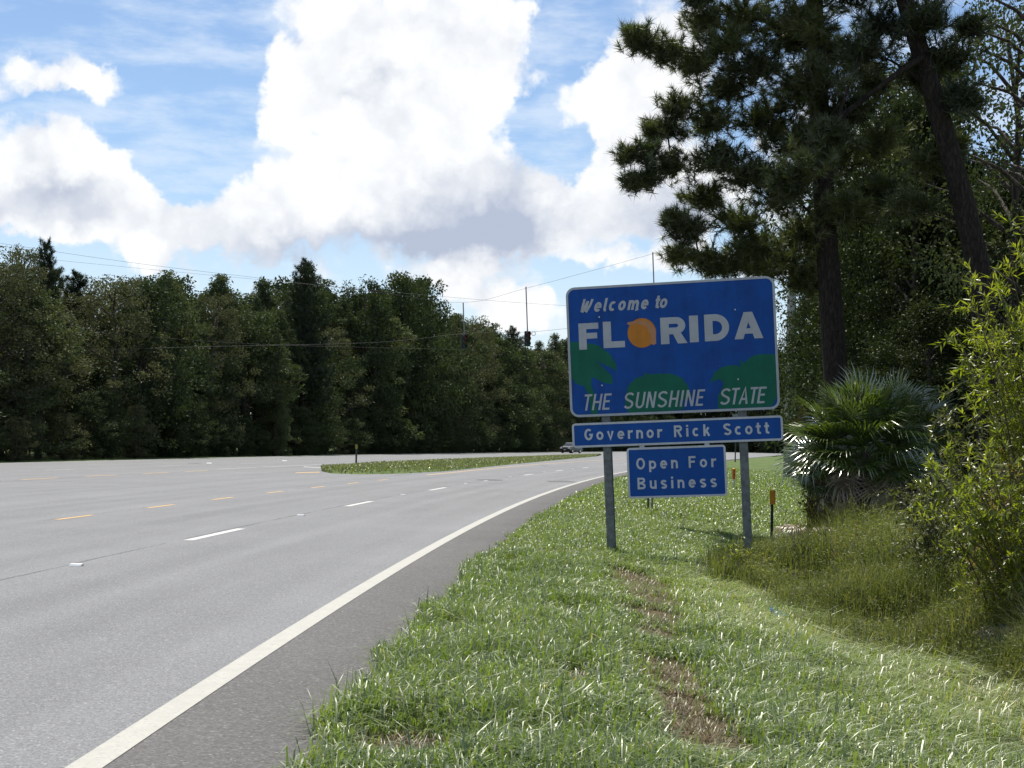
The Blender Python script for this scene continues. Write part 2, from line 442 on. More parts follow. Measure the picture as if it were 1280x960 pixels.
# raised reflectors: each a small wedge
M_RPM = simple('reflector white', (.8, .8, .78), .6, spec=.2)
rp = MB().prism([(-.05, 0), (.05, 0), (.035, .018), (-.035, .018)], -.05, .05, lambda a, b_, h: (h, a, b_)).mesh('reflector')
rp.materials.append(M_RPM)
for i in range(0, 7):
    s0 = 21.77 - 4.57 + 12.15 * i
    xy = R(s0, -3.66); o = link('reflector', rp, None, road); o.location = (xy[0], xy[1], .003); o.rotation_euler.z = -np.interp(s0, _ss, _a); o.scale = (1.4, 1.2, 1.3)
for px, py in ((262, 579.3), (356, 576.2)):
    g = G(px, py); o = link('reflector', rp, None, road); o.location = (g[0], g[1], .003); o.scale = (3, 3, 2)
tar = simple('tar patch', (.06, .06, .062), .7)
for px, py, w in ((243, 579.2, .5), (702, 601.8, .8), (612, 599.8, .8)):
    g = G(px, py, .005); pts = []
    for k in range(14):
        an = k / 14 * 2 * math.pi; rr = .8 + .3 * random.random()
        pts.append((g[0] + math.cos(an) * w * rr * .8, g[1] + math.sin(an) * w * rr * 1.6, .005))
    link('tar_patch', npmesh('tar_patch', pts, [[list(range(14))]]), tar, road)

# ------------------------------------------------------------------ ground sheet
gx = np.concatenate([-np.geomspace(2500, 6, 26), np.arange(-3, 16, .35), np.geomspace(16.5, 2500, 30)])
gy = np.concatenate([[-400, -120, -50, -25, -10], np.arange(-4, 46, .45), np.geomspace(47, 4500, 44)])
XX, YY = np.meshgrid(gx, gy)
ZZ = zg(XX, YY)
nx, ny = len(gx), len(gy)
i, j = np.meshgrid(np.arange(nx - 1), np.arange(ny - 1))
q = (j * nx + i).ravel()
gm = npmesh('ground', np.column_stack([XX.ravel(), YY.ravel(), ZZ.ravel()]), [np.stack([q, q + 1, q + nx + 1, q + nx], 1)], smooth=True)
m, b, out = mat('grassy earth')
p = pos(b)
n1 = b.noise(p, 7, 6, .65); n2 = b.noise(p, .5, 4, .6); n3 = b.noise(p, 60, 4, .7)
soil = b.mix(b.ramp(n1, .3, .7), (.060, .045, .027), (.15, .11, .062))
soil = b.mix(b.m('MULTIPLY', b.ramp(n3, .52, .7), .6), soil, (.24, .19, .11))
green = b.mix(b.ramp(n2, .3, .7), (.075, .115, .03), (.13, .17, .055))
green = b.mix(b.m('MULTIPLY', b.ramp(n1, .4, .7), .4), green, (.06, .09, .025))
yy = b.sep(p)[1]
far = b.ramp(b.m('ADD', yy, b.m('MULTIPLY', n2, 8)), 34, 58)
near_g = b.mix(b.m('MULTIPLY', b.ramp(n2, .35, .6), .5), soil, green)
principled(b, out, b.mix(far, near_g, green), .95, spec=.15, bump=b.m('ADD', n1, n3), bstr=.6, bdist=.04)
tag(link('ground', gm, m), kind='structure')
M_GROUND = m

# median island: a low grassed mound
isl_near = [(402, 589), (415, 592), (440, 593.2), (500, 592.3), (560, 589), (640, 580.6), (700, 574.8), (745, 570.6)]
isl_far = [(402, 587), (420, 584), (460, 580.3), (520, 577.2), (600, 574), (660, 571.8), (720, 569.4), (752, 568.6)]
nr = np.array([G(*q)[:2] for q in isl_near]); fr = np.array([G(*q)[:2] for q in isl_far])
def resample(a, n):
    t = np.concatenate([[0], np.cumsum(np.linalg.norm(np.diff(a, axis=0), axis=1))]); u = np.linspace(0, t[-1], n)
    return np.stack([np.interp(u, t, a[:, k]) for k in range(2)], 1)
NI = 60
nr, fr = resample(nr, NI), resample(fr, NI)
V = []
prof = [(0, -.01), (.04, .07), (.2, .12), (.5, .15), (.8, .12), (.96, .07), (1, -.01)]
for t, z in prof: V.append(np.column_stack([nr + (fr - nr) * t, np.full(NI, z)]))
i = np.arange(NI - 1)
Fq = np.concatenate([np.stack([k * NI + i, k * NI + i + 1, (k + 1) * NI + i + 1, (k + 1) * NI + i], 1) for k in range(len(prof) - 1)])
im = npmesh('median_island', np.concatenate(V), [Fq], smooth=True)
tag(link('median_island', im, M_GROUND), kind='structure')

# ------------------------------------------------------------------ grass
def blades(base, ang, length, width, lean, curl, v):
    """n tapered blades of two segments"""
    n = len(base); d = np.column_stack([np.cos(ang), np.sin(ang), np.zeros(n)]); sd_ = np.column_stack([-np.sin(ang), np.cos(ang), np.zeros(n)])
    up = np.array([0, 0, 1.0])
    m1 = base + d * (length * lean * .45)[:, None] + up * (length * .62 * np.sqrt(np.maximum(.05, 1 - lean ** 2)))[:, None]
    tp = base + d * (length * (lean + curl * .5))[:, None] + up * (length * np.maximum(.08, np.sqrt(np.maximum(.02, 1 - lean ** 2)) - curl * .55))[:, None]
    w = (width / 2)[:, None]
    tw = RG.normal(0, .5, n)
    sd2 = sd_ * np.cos(tw)[:, None] + d * np.sin(tw)[:, None]
    V = np.stack([base - sd_ * w, base + sd_ * w, m1 + sd2 * w * .85, m1 - sd2 * w * .85, tp], 1).reshape(-1, 3)
    k = np.arange(n) * 5
    return V, [np.stack([k, k + 1, k + 2, k + 3], 1), np.stack([k + 3, k + 2, k + 4], 1)], np.repeat(v, 5)
# edge of the tall weeds: x as a function of y
WB_Y = [0, 8, 11.5, 13.6, 16.7, 18.8, 22.5, 27, 33, 45, 70, 130]; WB_X = [4.7, 4.2, 3.62, 3.22, 3.02, 2.92, 4.0, 5.2, 6.6, 9.4, 14.2, 24]
def weed_x(y): return np.interp(y, WB_Y, WB_X)
bare = []
for px, py, r_ in ((788, 726, .42), (803, 738, .55), (812, 756, .48), (818, 775, .36), (822, 800, .30), (832, 842, .26), (838, 862, .26), (850, 890, .24), (868, 915, .26), (885, 945, .28), (718, 782, .2), (690, 700, .25), (500, 948, .2), (520, 950, .18), (716, 868, .12), (560, 800, .12), (640, 712, .2)):
    g = G(px, py, -.06); bare.append((g[0], g[1], r_))
bare = np.array(bare); bare[:, 2] *= .98
def vnoise(x, y, sc, seed=0):
    r_ = np.random.default_rng(seed); t = r_.random((64, 64)); X, Y = x * sc, y * sc
    xi, yi = np.floor(X).astype(int), np.floor(Y).astype(int); fx, fy = X - xi, Y - yi; fx = fx * fx * (3 - 2 * fx); fy = fy * fy * (3 - 2 * fy)
    g = lambda a, b_: t[a % 64, b_ % 64]
    return (g(xi, yi) * (1 - fx) + g(xi + 1, yi) * fx) * (1 - fy) + (g(xi, yi + 1) * (1 - fx) + g(xi + 1, yi + 1) * fx) * fy
def lawn(n, y0, y1, wfac, lfac):
    y = RG.uniform(y0, y1, n)
    xl = np.interp(y, _cy, _cx) + .62; xr = weed_x(y) + .12
    # same number per square metre all over the band
    wmax = (xr - xl).max(); keep = RG.random(n) < (xr - xl) / wmax
    y, xl, xr = y[keep], xl[keep], xr[keep]
    x = RG.uniform(xl, xr)
    S, O = SO(np.stack([x, y], -1))
    edge = .74 + .22 * vnoise(x, y, 1.6, 3) + .08 * np.clip((10 - y) / 3, 0, 1)
    pr = np.clip((O - edge) / .25, 0, 1)
    d = np.min(np.hypot(x[:, None] - bare[None, :, 0], (y[:, None] - bare[None, :, 1]) * .55) / bare[None, :, 2], 1)
    wob = .75 + .6 * vnoise(x, y, 4.0, 5)
    pr *= np.clip((d * wob - .72) / .5, .02, 1)
    pr *= .35 + .65 * np.clip(vnoise(x, y, 2.3, 9) * 1.6, 0, 1)
    k = RG.random(len(x)) < pr
    x, y, O, d = x[k], y[k], O[k], d[k]
    n = len(x)
    toR = np.clip((x - (weed_x(y) - 2.1)) / 1.6, 0, 1) * np.clip((26 - y) / 8, 0, 1)   # long wind-combed grass on the slope
    tuft = vnoise(x, y, 1.7, 21)
    L = (.085 + .085 * tuft + RG.gamma(2.0, .018, n)) * lfac * (1 + .55 * toR) * np.clip(.3 + d * .35, .45, 1)
    L *= np.where(y > 20, .8, 1.0)
    ang = RG.uniform(0, 2 * math.pi, n)
    comb = RG.normal(-.5, .55, n)
    ang = np.where(RG.random(n) < .25 + .65 * toR, comb, ang)
    lean = np.clip(RG.normal(.52 + .25 * toR, .22, n), .03, .93)
    curl = np.clip(RG.normal(.45 + .2 * toR, .25, n), 0, 1)
    wd = RG.uniform(.006, .0125, n) * wfac * (1 - .25 * toR)
    v = np.clip(RG.normal(.42, .2, n) + .25 * (vnoise(x, y, .9, 31) - .5) + .25 * toR, 0, 1)
    base = np.column_stack([x, y, zg(x, y) - .01])
    return blades(base, ang, L, wd, lean, curl, v)
M_GRASS = leafy('grass blade', (.075, .125, .026), (.24, .295, .085), trans=.46, tcol=(1.3, 1.4, .5), gloss=.10, grough=.46, c2=(.34, .29, .16))
def joinparts(parts):
    V, q4, q3, A, o = [], [], [], [], 0
    for v_, f_, a_ in parts:
        V.append(v_); A.append(a_)
        for f in f_: (q4 if f.shape[1] == 4 else q3).append(f + o)
        o += len(v_)
    return np.concatenate(V), [np.concatenate(z) for z in (q4, q3) if z], np.concatenate(A)
parts = [lawn(130000, 4.5, 11, 1.05, 1.35), lawn(170000, 11, 20, 1.2, 1.2), lawn(105000, 20, 33, 1.6, 1.0), lawn(70000, 33, 66, 3.2, 1.05), lawn(40000, 64, 125, 6.5, 1.2)]
V, Fs, A = joinparts(parts)
tag(link('verge_grass', npmesh('verge_grass', V, Fs, A), M_GRASS), 'mown green grass with pale shiny blades on the verge beside the shoulder', 'grass', kind='stuff')
# dry thatch on the bare streak
k = RG.integers(0, len(bare), 9000); an = RG.uniform(0, 2 * math.pi, 9000); rr = np.sqrt(RG.random(9000)) * 1.25
x = bare[k, 0] + np.cos(an) * rr * bare[k, 2]; y = bare[k, 1] + np.sin(an) * rr * bare[k, 2] * 1.8
ok = SO(np.stack([x, y], -1))[1] > .8; x, y = x[ok], y[ok]; n = len(x)
V, Fs, A = blades(np.column_stack([x, y, zg(x, y) + RG.uniform(-.005, .025, n)]), RG.uniform(0, 6.3, n), RG.uniform(.04, .13, n), RG.uniform(.003, .007, n), np.clip(RG.normal(.9, .08, n), .3, .99), RG.uniform(0, .5, n), RG.random(n))
M_THATCH = leafy('dry thatch', (.075, .050, .030), (.22, .155, .09), trans=.15, tcol=(1.1, 1, .8), gloss=.04)
tag(link('dry_thatch', npmesh('dry_thatch', V, Fs, A), M_THATCH), 'brown dry thatch lying along the bare streak in the grass', 'thatch', kind='stuff')
# median grass
n = 26000
t = RG.random(n); u = RG.beta(1.1, 1.1, n); kk = (t * (NI - 1)) ** 1.0
ki = np.minimum(kk.astype(int), NI - 2); fr_ = (kk - ki)[:, None]
a_ = nr[ki] * (1 - fr_) + nr[ki + 1] * fr_; b_ = fr[ki] * (1 - fr_) + fr[ki + 1] * fr_
xy = a_ + (b_ - a_) * u[:, None]
V, Fs, A = blades(np.column_stack([xy, np.interp(u, [q[0] for q in prof], [q[1] for q in prof]) - .01]), RG.uniform(0, 6.3, n), RG.uniform(.1, .22, n), RG.uniform(.03, .06, n), RG.uniform(.1, .7, n), RG.uniform(.1, .8, n), RG.random(n))
tag(link('median_grass', npmesh('median_grass', V, Fs, A), leafy('median grass blade', (.085, .12, .03), (.2, .2, .07), trans=.4, tcol=(1.2, 1.3, .6), gloss=.08)), 'short green and tan grass on the median island', 'grass', kind='stuff')
def leaves(base, d, nrm, L, Wd, v, fold=.25):
    d = unit(d); s_ = unit(np.cross(d, nrm)); n_ = np.cross(s_, d)
    L = L[:, None]; Wd = Wd[:, None]
    mid = base + d * L * .45
    V = np.stack([base, mid + s_ * Wd * .5 + n_ * Wd * fold, base + d * L, mid - s_ * Wd * .5 + n_ * Wd * fold], 1).reshape(-1, 3)
    k = np.arange(len(base)) * 4
    return V, [np.concatenate([np.stack([k, k + 1, k + 2], 1), np.stack([k, k + 2, k + 3], 1)])], np.repeat(v, 4)
def rdir(n): return unit(RG.normal(size=(n, 3)))
# tall weeds right of the mown edge
def weeds(n, y0, y1, x1, h0, h1, wd, seed):
    r_ = RG
    y = r_.uniform(y0, y1, n); x = weed_x(y) + (r_.beta(1.0, 1.5, n) * (x1 + .18 * y)) - .25 + .7 * (vnoise(y * 0 + 1, y, 1.5, 77) - .5) - .25 * r_.random(n) ** 3
    cl = vnoise(x, y, 1.1, seed + 1)
    k = r_.random(n) < .25 + 1.1 * cl; x, y, cl = x[k], y[k], cl[k]; n = len(x)
    into = np.clip((x - weed_x(y)) / .8, 0, 1)
    L = (h0 + (h1 - h0) * into) * r_.uniform(.40, 1.15, n) * (.42 + 1.05 * cl)
    V = blades(np.column_stack([x, y, zg(x, y) - .02]), r_.uniform(0, 6.3, n), L, r_.uniform(.5, 1.3, n) * wd, np.clip(r_.normal(.3, .2, n), .02, .9), np.clip(r_.normal(.35, .25, n), 0, 1), np.clip(r_.normal(.45, .25, n), 0, 1))
    return V
def weed_leaves(n, y0, y1, x1, h0, h1, L, seed):
    y = RG.uniform(y0, y1, n); x = weed_x(y) + RG.beta(1.0, 1.4, n) * (x1 + .18 * y) - .1
    cl = vnoise(x, y, 1.1, seed + 1); c2_ = vnoise(x, y, 3.1, seed + 2)
    k = RG.random(n) < cl * c2_ * 2.6; x, y, cl = x[k], y[k], cl[k]; n = len(x)
    into = np.clip((x - weed_x(y)) / 1.3, 0, 1)
    z = zg(x, y) + (h0 + (h1 - h0) * into) * (.45 + .75 * cl) * RG.beta(2.2, 1.2, n)
    d = rdir(n); d[:, 2] = np.abs(d[:, 2]) * .6
    V_, F_, A_ = leaves(np.column_stack([x, y, z]), d, rdir(n) * .7 + np.array([0, 0, 1]), L * RG.uniform(.5, 1.3, n), L * .38 * RG.uniform(.6, 1.2, n), np.clip(RG.normal(.55, .25, n), 0, 1))
    return V_, F_, A_
parts = [weed_leaves(130000, 7, 16, 2.4, .45, .95, .034, 41), weed_leaves(110000, 16, 26, 2.8, .5, 1.1, .046, 44), weed_leaves(18000, 26, 40, 3, .3, 1.0, .09, 47), weeds(130000, 7, 16, 2.6, .52, .95, .006, 41), weeds(100000, 16, 26, 3.0, .52, 1.05, .009, 44), weeds(36000, 26, 42, 3, .25, .85, .018, 47)]
V, Fs, A = joinparts(parts)
M_WEED = leafy('tall weed stem', (.070, .105, .026), (.235, .235, .085), trans=.48, tcol=(1.25, 1.25, .55), gloss=.03, grough=.5, clump=1.0, cscale=1.6)
tag(link('tall_weeds', npmesh('tall_weeds', V, Fs, A), M_WEED), 'olive and tan tall weeds along the right edge of the mown grass', 'weeds', kind='stuff')

# ------------------------------------------------------------------ leaves, trees
def ball(n): return rdir(n) * (RG.random(n) ** (1 / 3))[:, None]
def crown_leaves(centers, radii, per, L, Wd, flat=.7):
    """clumps of leaves: centers (k,3), radii (k,)"""
    k = len(centers); idx = np.repeat(np.arange(k), per)
    n = len(idx)
    rr = RG.random(n) ** .45
    off = rdir(n) * (rr * radii[idx])[:, None]; off[:, 2] *= flat
    base = centers[idx] + off
    d = unit(off + RG.normal(0, .6, (n, 3)) * radii[idx][:, None] + np.array([0, 0, -.25]) * radii[idx][:, None])
    cv = RG.random(k)
    v = np.clip(cv[idx] * .5 + RG.random(n) * .5, 0, 1)
    return leaves(base, d, rdir(n) + np.array([0, 0, .8]), L * RG.uniform(.6, 1.25, n), Wd * RG.uniform(.6, 1.25, n), v)
def needles(tips, dirs, per, L, wd, v0, spread=.75):
    """tufts of pine needles round shoot tips"""
    k = len(tips); idx = np.repeat(np.arange(k), per); n = len(idx)
    back = RG.random(n) ** 1.3
    b0 = tips[idx] - dirs[idx] * (back * L * 1.1)[:, None]
    d = unit(dirs[idx] * (.9 - .5 * back)[:, None] + RG.normal(0, spread, (n, 3)) + np.array([0, 0, -.10]))
    s_ = unit(np.cross(d, rdir(n))) * wd * .5
    ln = (L * RG.uniform(.6, 1.1, n))[:, None]
    V = np.stack([b0 - s_, b0 + s_, b0 + d * ln], 1).reshape(-1, 3)
    q = np.arange(n) * 3
    return V, [np.stack([q, q + 1, q + 2], 1)], np.repeat(np.clip(v0[idx] * .75 + RG.random(n) * .3, 0, 1), 3)

M_LEAF_D = leafy('dark oak leaf', (.027, .042, .021), (.080, .100, .045), trans=.2, tcol=(1.3, 1.45, .6), gloss=.012, grough=.5, clump=.5, cscale=.25)  # lifted, muted green: haze of the far trees put into the colour
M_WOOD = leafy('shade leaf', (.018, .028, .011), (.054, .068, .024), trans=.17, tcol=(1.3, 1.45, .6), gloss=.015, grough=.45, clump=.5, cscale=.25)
M_LEAF_O = leafy('olive leaf', (.044, .062, .031), (.112, .134, .064), trans=.22, tcol=(1.3, 1.35, .6), gloss=.012, grough=.5, clump=.5, cscale=.25)  # cooler and lighter, the tree line's haze mixed into the olive
M_LEAF_B = leafy('brownish leaf', (.050, .062, .034), (.122, .130, .068), trans=.22, tcol=(1.25, 1.2, .6), gloss=.012, grough=.5, clump=.5, cscale=.25)  # greyed likewise, distance haze is part of this colour
M_NEEDLE = leafy('pine needle', (.022, .036, .012), (.105, .125, .036), trans=.32, tcol=(1.3, 1.4, .6), gloss=.06, grough=.45, clump=.4, cscale=.35)
M_NEEDLE_F = leafy('far pine needle', (.018, .030, .015), (.052, .068, .03), trans=.16, tcol=(1.2, 1.3, .6), gloss=.03, clump=.4, cscale=.2)
M_BARK = bark('grey bark', (.03, .026, .022), (.12, .10, .085))
M_BARKP = bark('pine bark', (.012, .010, .009), (.050, .040, .034), 17)

def broad_proto(h, w, nclump, per, leafL, low, seed, shape='round'):
    """trunk and crown meshes, base at origin"""
    tr = MB()
    bend = [(RG.normal(0, .02) * h * t, RG.normal(0, .02) * h * t, h * t) for t in (0, .25, .5, .75, .95)]
    bend[0] = (0, 0, -.3)
    tr.tube(bend, [h * .017 + .05, h * .014 + .03, h * .011, h * .007, .02], 8)
    cs = []
    while len(cs) < nclump:
        t = RG.random()
        z = low + (1 - low) * t
        prof_ = {'round': math.sin(math.pi * (0.16 + .80 * t)) ** .6, 'column': (1 - t ** 3.0) ** .6 * (.75 + .25 * math.sin(9 * t + seed)), 'cone': (1 - t) ** .8 * .95 + .08}[shape]
        rr = RG.random() ** .42 * w * .5 * prof_ * (1 + .22 * math.sin(seed * 3 + t * 11))
        an = RG.uniform(0, 2 * math.pi)
        cs.append((rr * math.cos(an), rr * math.sin(an), z * h))
    cs = np.array(cs); rd = RG.uniform(.055, .115, nclump) * w
    for c in cs[::max(1, nclump // 26)]:
        zt = max(h * .08, c[2] - .35 * math.hypot(c[0], c[1]) - .4)
        k_ = min(3, int(zt / h / .25)); f_ = (zt / h - .25 * k_) / .25; a0, a1 = Vector(bend[k_]), Vector(bend[min(4, k_ + 1)])
        s0 = a0.lerp(a1, min(1, max(0, f_)))
        e = Vector(c); mid = s0.lerp(e, .55) + Vector((0, 0, .06 * h * .3))
        tr.tube([s0, mid, e], [h * .0055, h * .0035, .012], 5, cap=False)
    V, Fs, A = crown_leaves(cs, rd, per, leafL, leafL * .55)
    return tr.mesh('trunk', True), npmesh('crown', V, Fs, A)
def pine_proto(h, w, nb, seed, low=.3):
    tr = MB()
    pts = [(RG.normal(0, .008) * h * t, RG.normal(0, .008) * h * t, h * t) for t in (0, .2, .4, .6, .8, 1)]
    pts[0] = (0, 0, -.3)
    tr.tube(pts, [h * .013 + .05, h * .012 + .03, h * .010, h * .0075, h * .0045, .015], 8)
    tips, dirs, v0 = [], [], []
    for k in range(nb):
        t = low + (1 - low) * (k + RG.random()) / nb
        an = k * 2.4 + RG.normal(0, .4)
        Lb = w * .5 * ((1 - t) / (1 - low)) ** .6 * RG.uniform(.55, 1.1) + .5
        rise = RG.uniform(-.05, .35) + .5 * t
        d = Vector((math.cos(an), math.sin(an), rise * .6)).normalized()
        s0 = Vector((0, 0, t * h)); e = s0 + d * Lb + Vector((0, 0, .10 * Lb))
        tr.tube([s0, s0.lerp(e, .5) - Vector((0, 0, .05 * Lb)), e], [.012 * Lb + .02, .01 * Lb + .01, .01], 5, cap=False)
        cv = RG.random()
        for q in range(int(5 + 5 * Lb)):
            u = RG.uniform(.25, 1.05); side = d.cross(Vector((0, 0, 1)))
            c = s0.lerp(e, u) + side * RG.normal(0, .22 * Lb * (.4 + u * .5)) + Vector((0, 0, RG.normal(.08, .10) * Lb))
            tips.append(c); dirs.append((d * .6 + side * RG.normal(0, .5) + Vector((0, 0, .5 + RG.random()))).normalized()); v0.append(cv)
    V, Fs, A = needles(np.array(tips), np.array(dirs), 26, .42, .055, np.array(v0))
    return tr.mesh('trunk', True), npmesh('crown', V, Fs, A)

protos = [broad_proto(13, 8.0, 150, 95, .25, .05, 1, 'round'), broad_proto(14, 7.0, 150, 95, .23, .04, 2, 'column'),
          broad_proto(12, 9.0, 160, 90, .26, .06, 3, 'round'), broad_proto(15, 6.5, 140, 95, .22, .03, 4, 'column'),
          broad_proto(13, 8.0, 130, 70, .22, .08, 5, 'round')]
pprotos = [pine_proto(17, 7, 60, 1, .25), pine_proto(18, 6, 58, 2, .35), pine_proto(16, 6.5, 60, 3, .2)]
LM = [M_LEAF_D, M_LEAF_O, M_LEAF_D, M_LEAF_O, M_LEAF_B]
def place(kind, k, loc, h, wsc, rz, label, group, name=None):
    tr, cwn = (protos if kind == 'b' else pprotos)[k]
    h0 = {'b': [13, 14, 12, 15, 13], 'p': [17, 18, 16]}[kind][k]
    root = empty(name or ('broadleaf_tree' if kind == 'b' else 'pine_tree'), loc, rz)
    s = h / h0; root.scale = (s * wsc, s * wsc, s)
    link('trunk', tr, M_BARK if kind == 'b' else M_BARKP, root)
    link('crown', cwn, LM[k] if kind == 'b' else M_NEEDLE_F, root)
    tag(root, label, 'tree', group)
    return root

# tree wall across the road: tops follow the photograph's skyline
sky_px = [-260, -80, 0, 50, 100, 125, 200, 300, 345, 375, 410, 440, 480, 520, 545, 600, 650, 690, 720, 800, 900, 1000, 1300]
sky_py = [318, 320, 322, 318, 345, 350, 345, 352, 350, 338, 345, 362, 358, 362, 385, 405, 415, 425, 432, 440, 440, 430, 420]
rng = random.Random(5)
WALL = []
s = 34.0; nf = 0
named = {}
def top_at(x, y):
    # image column of a spot -> wished skyline -> tree height there
    d = np.array([x, y, 0]); px = 640 + F_PX * x / y
    py = np.interp(px, sky_px, sky_py)
    return P(px, py, y)[2]
row_specs = [(0.6, 1.0), (4.6, .97), (9.5, .94)]
while s < 470:
    step = 4.2 if s < 130 else (6.0 if s < 240 else 9.5)
    for ri, (back, hf) in enumerate(row_specs):
        if s < 48 and ri == 2: continue
        off = far_edge(s) - 4.4 - back - rng.uniform(0, 1.8)
        xy = R(s + rng.uniform(-1.4, 1.4) + ri * 1.7, off)
        if xy[0] / xy[1] < -.52: continue
        h = top_at(xy[0], xy[1]) * rng.uniform(.84, 1.05) * hf
        if ri == 0 and rng.random() < .35: h *= rng.uniform(.55, .85)
        pine = rng.random() < (.13 if ri else .12)
        k = rng.randrange(3) if pine else rng.randrange(5)
        wsc = rng.uniform(.85, 1.2) * (13 / max(9, h)) ** .5 * (1 if s < 150 else 1.25)
        row = ('front', 'second', 'back')[ri]
        lab = {('b', 0): 'dark leafy broadleaf tree in the front of the forest wall across the road', ('b', 1): 'dark leafy broadleaf tree behind the front trees of the far forest wall',
               ('b', 2): 'dark leafy broadleaf tree deep in the forest wall across the road', ('p', 0): 'dark pine in the front of the forest wall across the road',
               ('p', 1): 'dark pine behind the front trees of the far forest wall', ('p', 2): 'dark pine deep in the forest wall across the road'}[('p' if pine else 'b', ri)]
        WALL.append((place('p' if pine else 'b', k, (xy[0], xy[1], -.1), h, wsc, rng.uniform(0, 6.28), lab, 'trees of the forest wall across the road'), row))
        nf += 1
    s += step
for i_, px in enumerate(range(720, 1090, 11)):      # the wood closing the view where the road bends away
    D = 430 + rng.uniform(-12, 25); q = P(px, 556, D)
    h = P(px, np.interp(px, sky_px, sky_py) + rng.uniform(-3, 22), D)[2]
    place('b', i_ % 5, (q[0], q[1], -1.6), h + 1.5, 1.15, rng.uniform(0, 6.28), 'far tree of the wood closing the view behind the sign', 'far trees behind the sign')
s = 42.0
while s < 330:                                   # bushes at the foot of the wall
    xy = R(s, far_edge(s) - 3.2 - rng.uniform(0, 1.2))
    if xy[0] / xy[1] > -.5:
        t_ = place('b', rng.choice((0, 2, 2, 4)), (xy[0], xy[1], -.15), rng.uniform(2.2, 4.8), rng.uniform(1.2, 1.9), rng.uniform(0, 6.28), 'low dark bush at the foot of the forest wall across the road', 'bushes at the foot of the forest wall', 'bush')
        t_['category'] = 'bush'
    s += 3.4 if s < 150 else 6
def ordinal(n): return '%d%s' % (n, 'th' if 10 <= n % 100 <= 20 else {1: 'st', 2: 'nd', 3: 'rd'}.get(n % 10, 'th'))
vis = sorted(((640 + F_PX * o.location.x / o.location.y, o) for o, row in WALL if row == 'front'), key=lambda t: t[0])
cnt = 0
for px, o in vis:
    what = 'pine' if o.name.startswith('pine') else 'broadleaf tree'
    if px < -12: o['label'] = 'dark %s of the forest wall just beyond the left edge of the picture' % what
    elif px < 705: cnt += 1; o['label'] = 'dark %s, %s from the left in the front row of the far forest wall' % (what, ordinal(cnt))
    else: o['label'] = 'dark %s of the forest wall hidden behind the welcome sign' % what
# individual trees that stand out of the wall
def stand(kind, k, px, py_top, s_guess, back, wsc, label):
    lo, hi = 40, 460
    for _ in range(40):
        mid = (lo + hi) / 2; xy = R(mid, far_edge(mid) - 3.6 - back)
        if 640 + F_PX * xy[0] / xy[1] < px: lo = mid
        else: hi = mid
    h = P(px, py_top, xy[1])[2]
    return place(kind, k, (xy[0], xy[1], -.1), h, wsc, 1.0, label, None)
stand('p', 0, 377, 328, 0, .8, 1.0, 'tallest pointed pine rising above the middle of the far forest wall')
stand('p', 1, 52, 302, 0, 2.5, .7, 'thin spiky pine poking out of the tree tops at the far left')
stand('b', 4, 20, 314, 0, 2.0, .6, 'wispy broadleaf tree at the far left end of the forest wall')
stand('b', 0, 452, 352, 0, 2.0, .8, 'broadleaf tree with rounded top right of the tallest pointed pine')
stand('b', 2, 505, 348, 0, 2.0, .8, 'broadleaf tree at the right end of the high forest skyline')
stand('b', 1, 353, 500, 0, -1.6, .8, 'bright green shrubby tree at the foot of the forest wall')['category'] = 'tree'
stand('b', 4, 22, 520, 0, -1.2, 1.5, 'pale leafy bush at the far left foot of the forest wall')
stand('b', 1, 345, 418, 0, -.6, .9, 'lighter olive broadleaf tree left of the tallest pine')

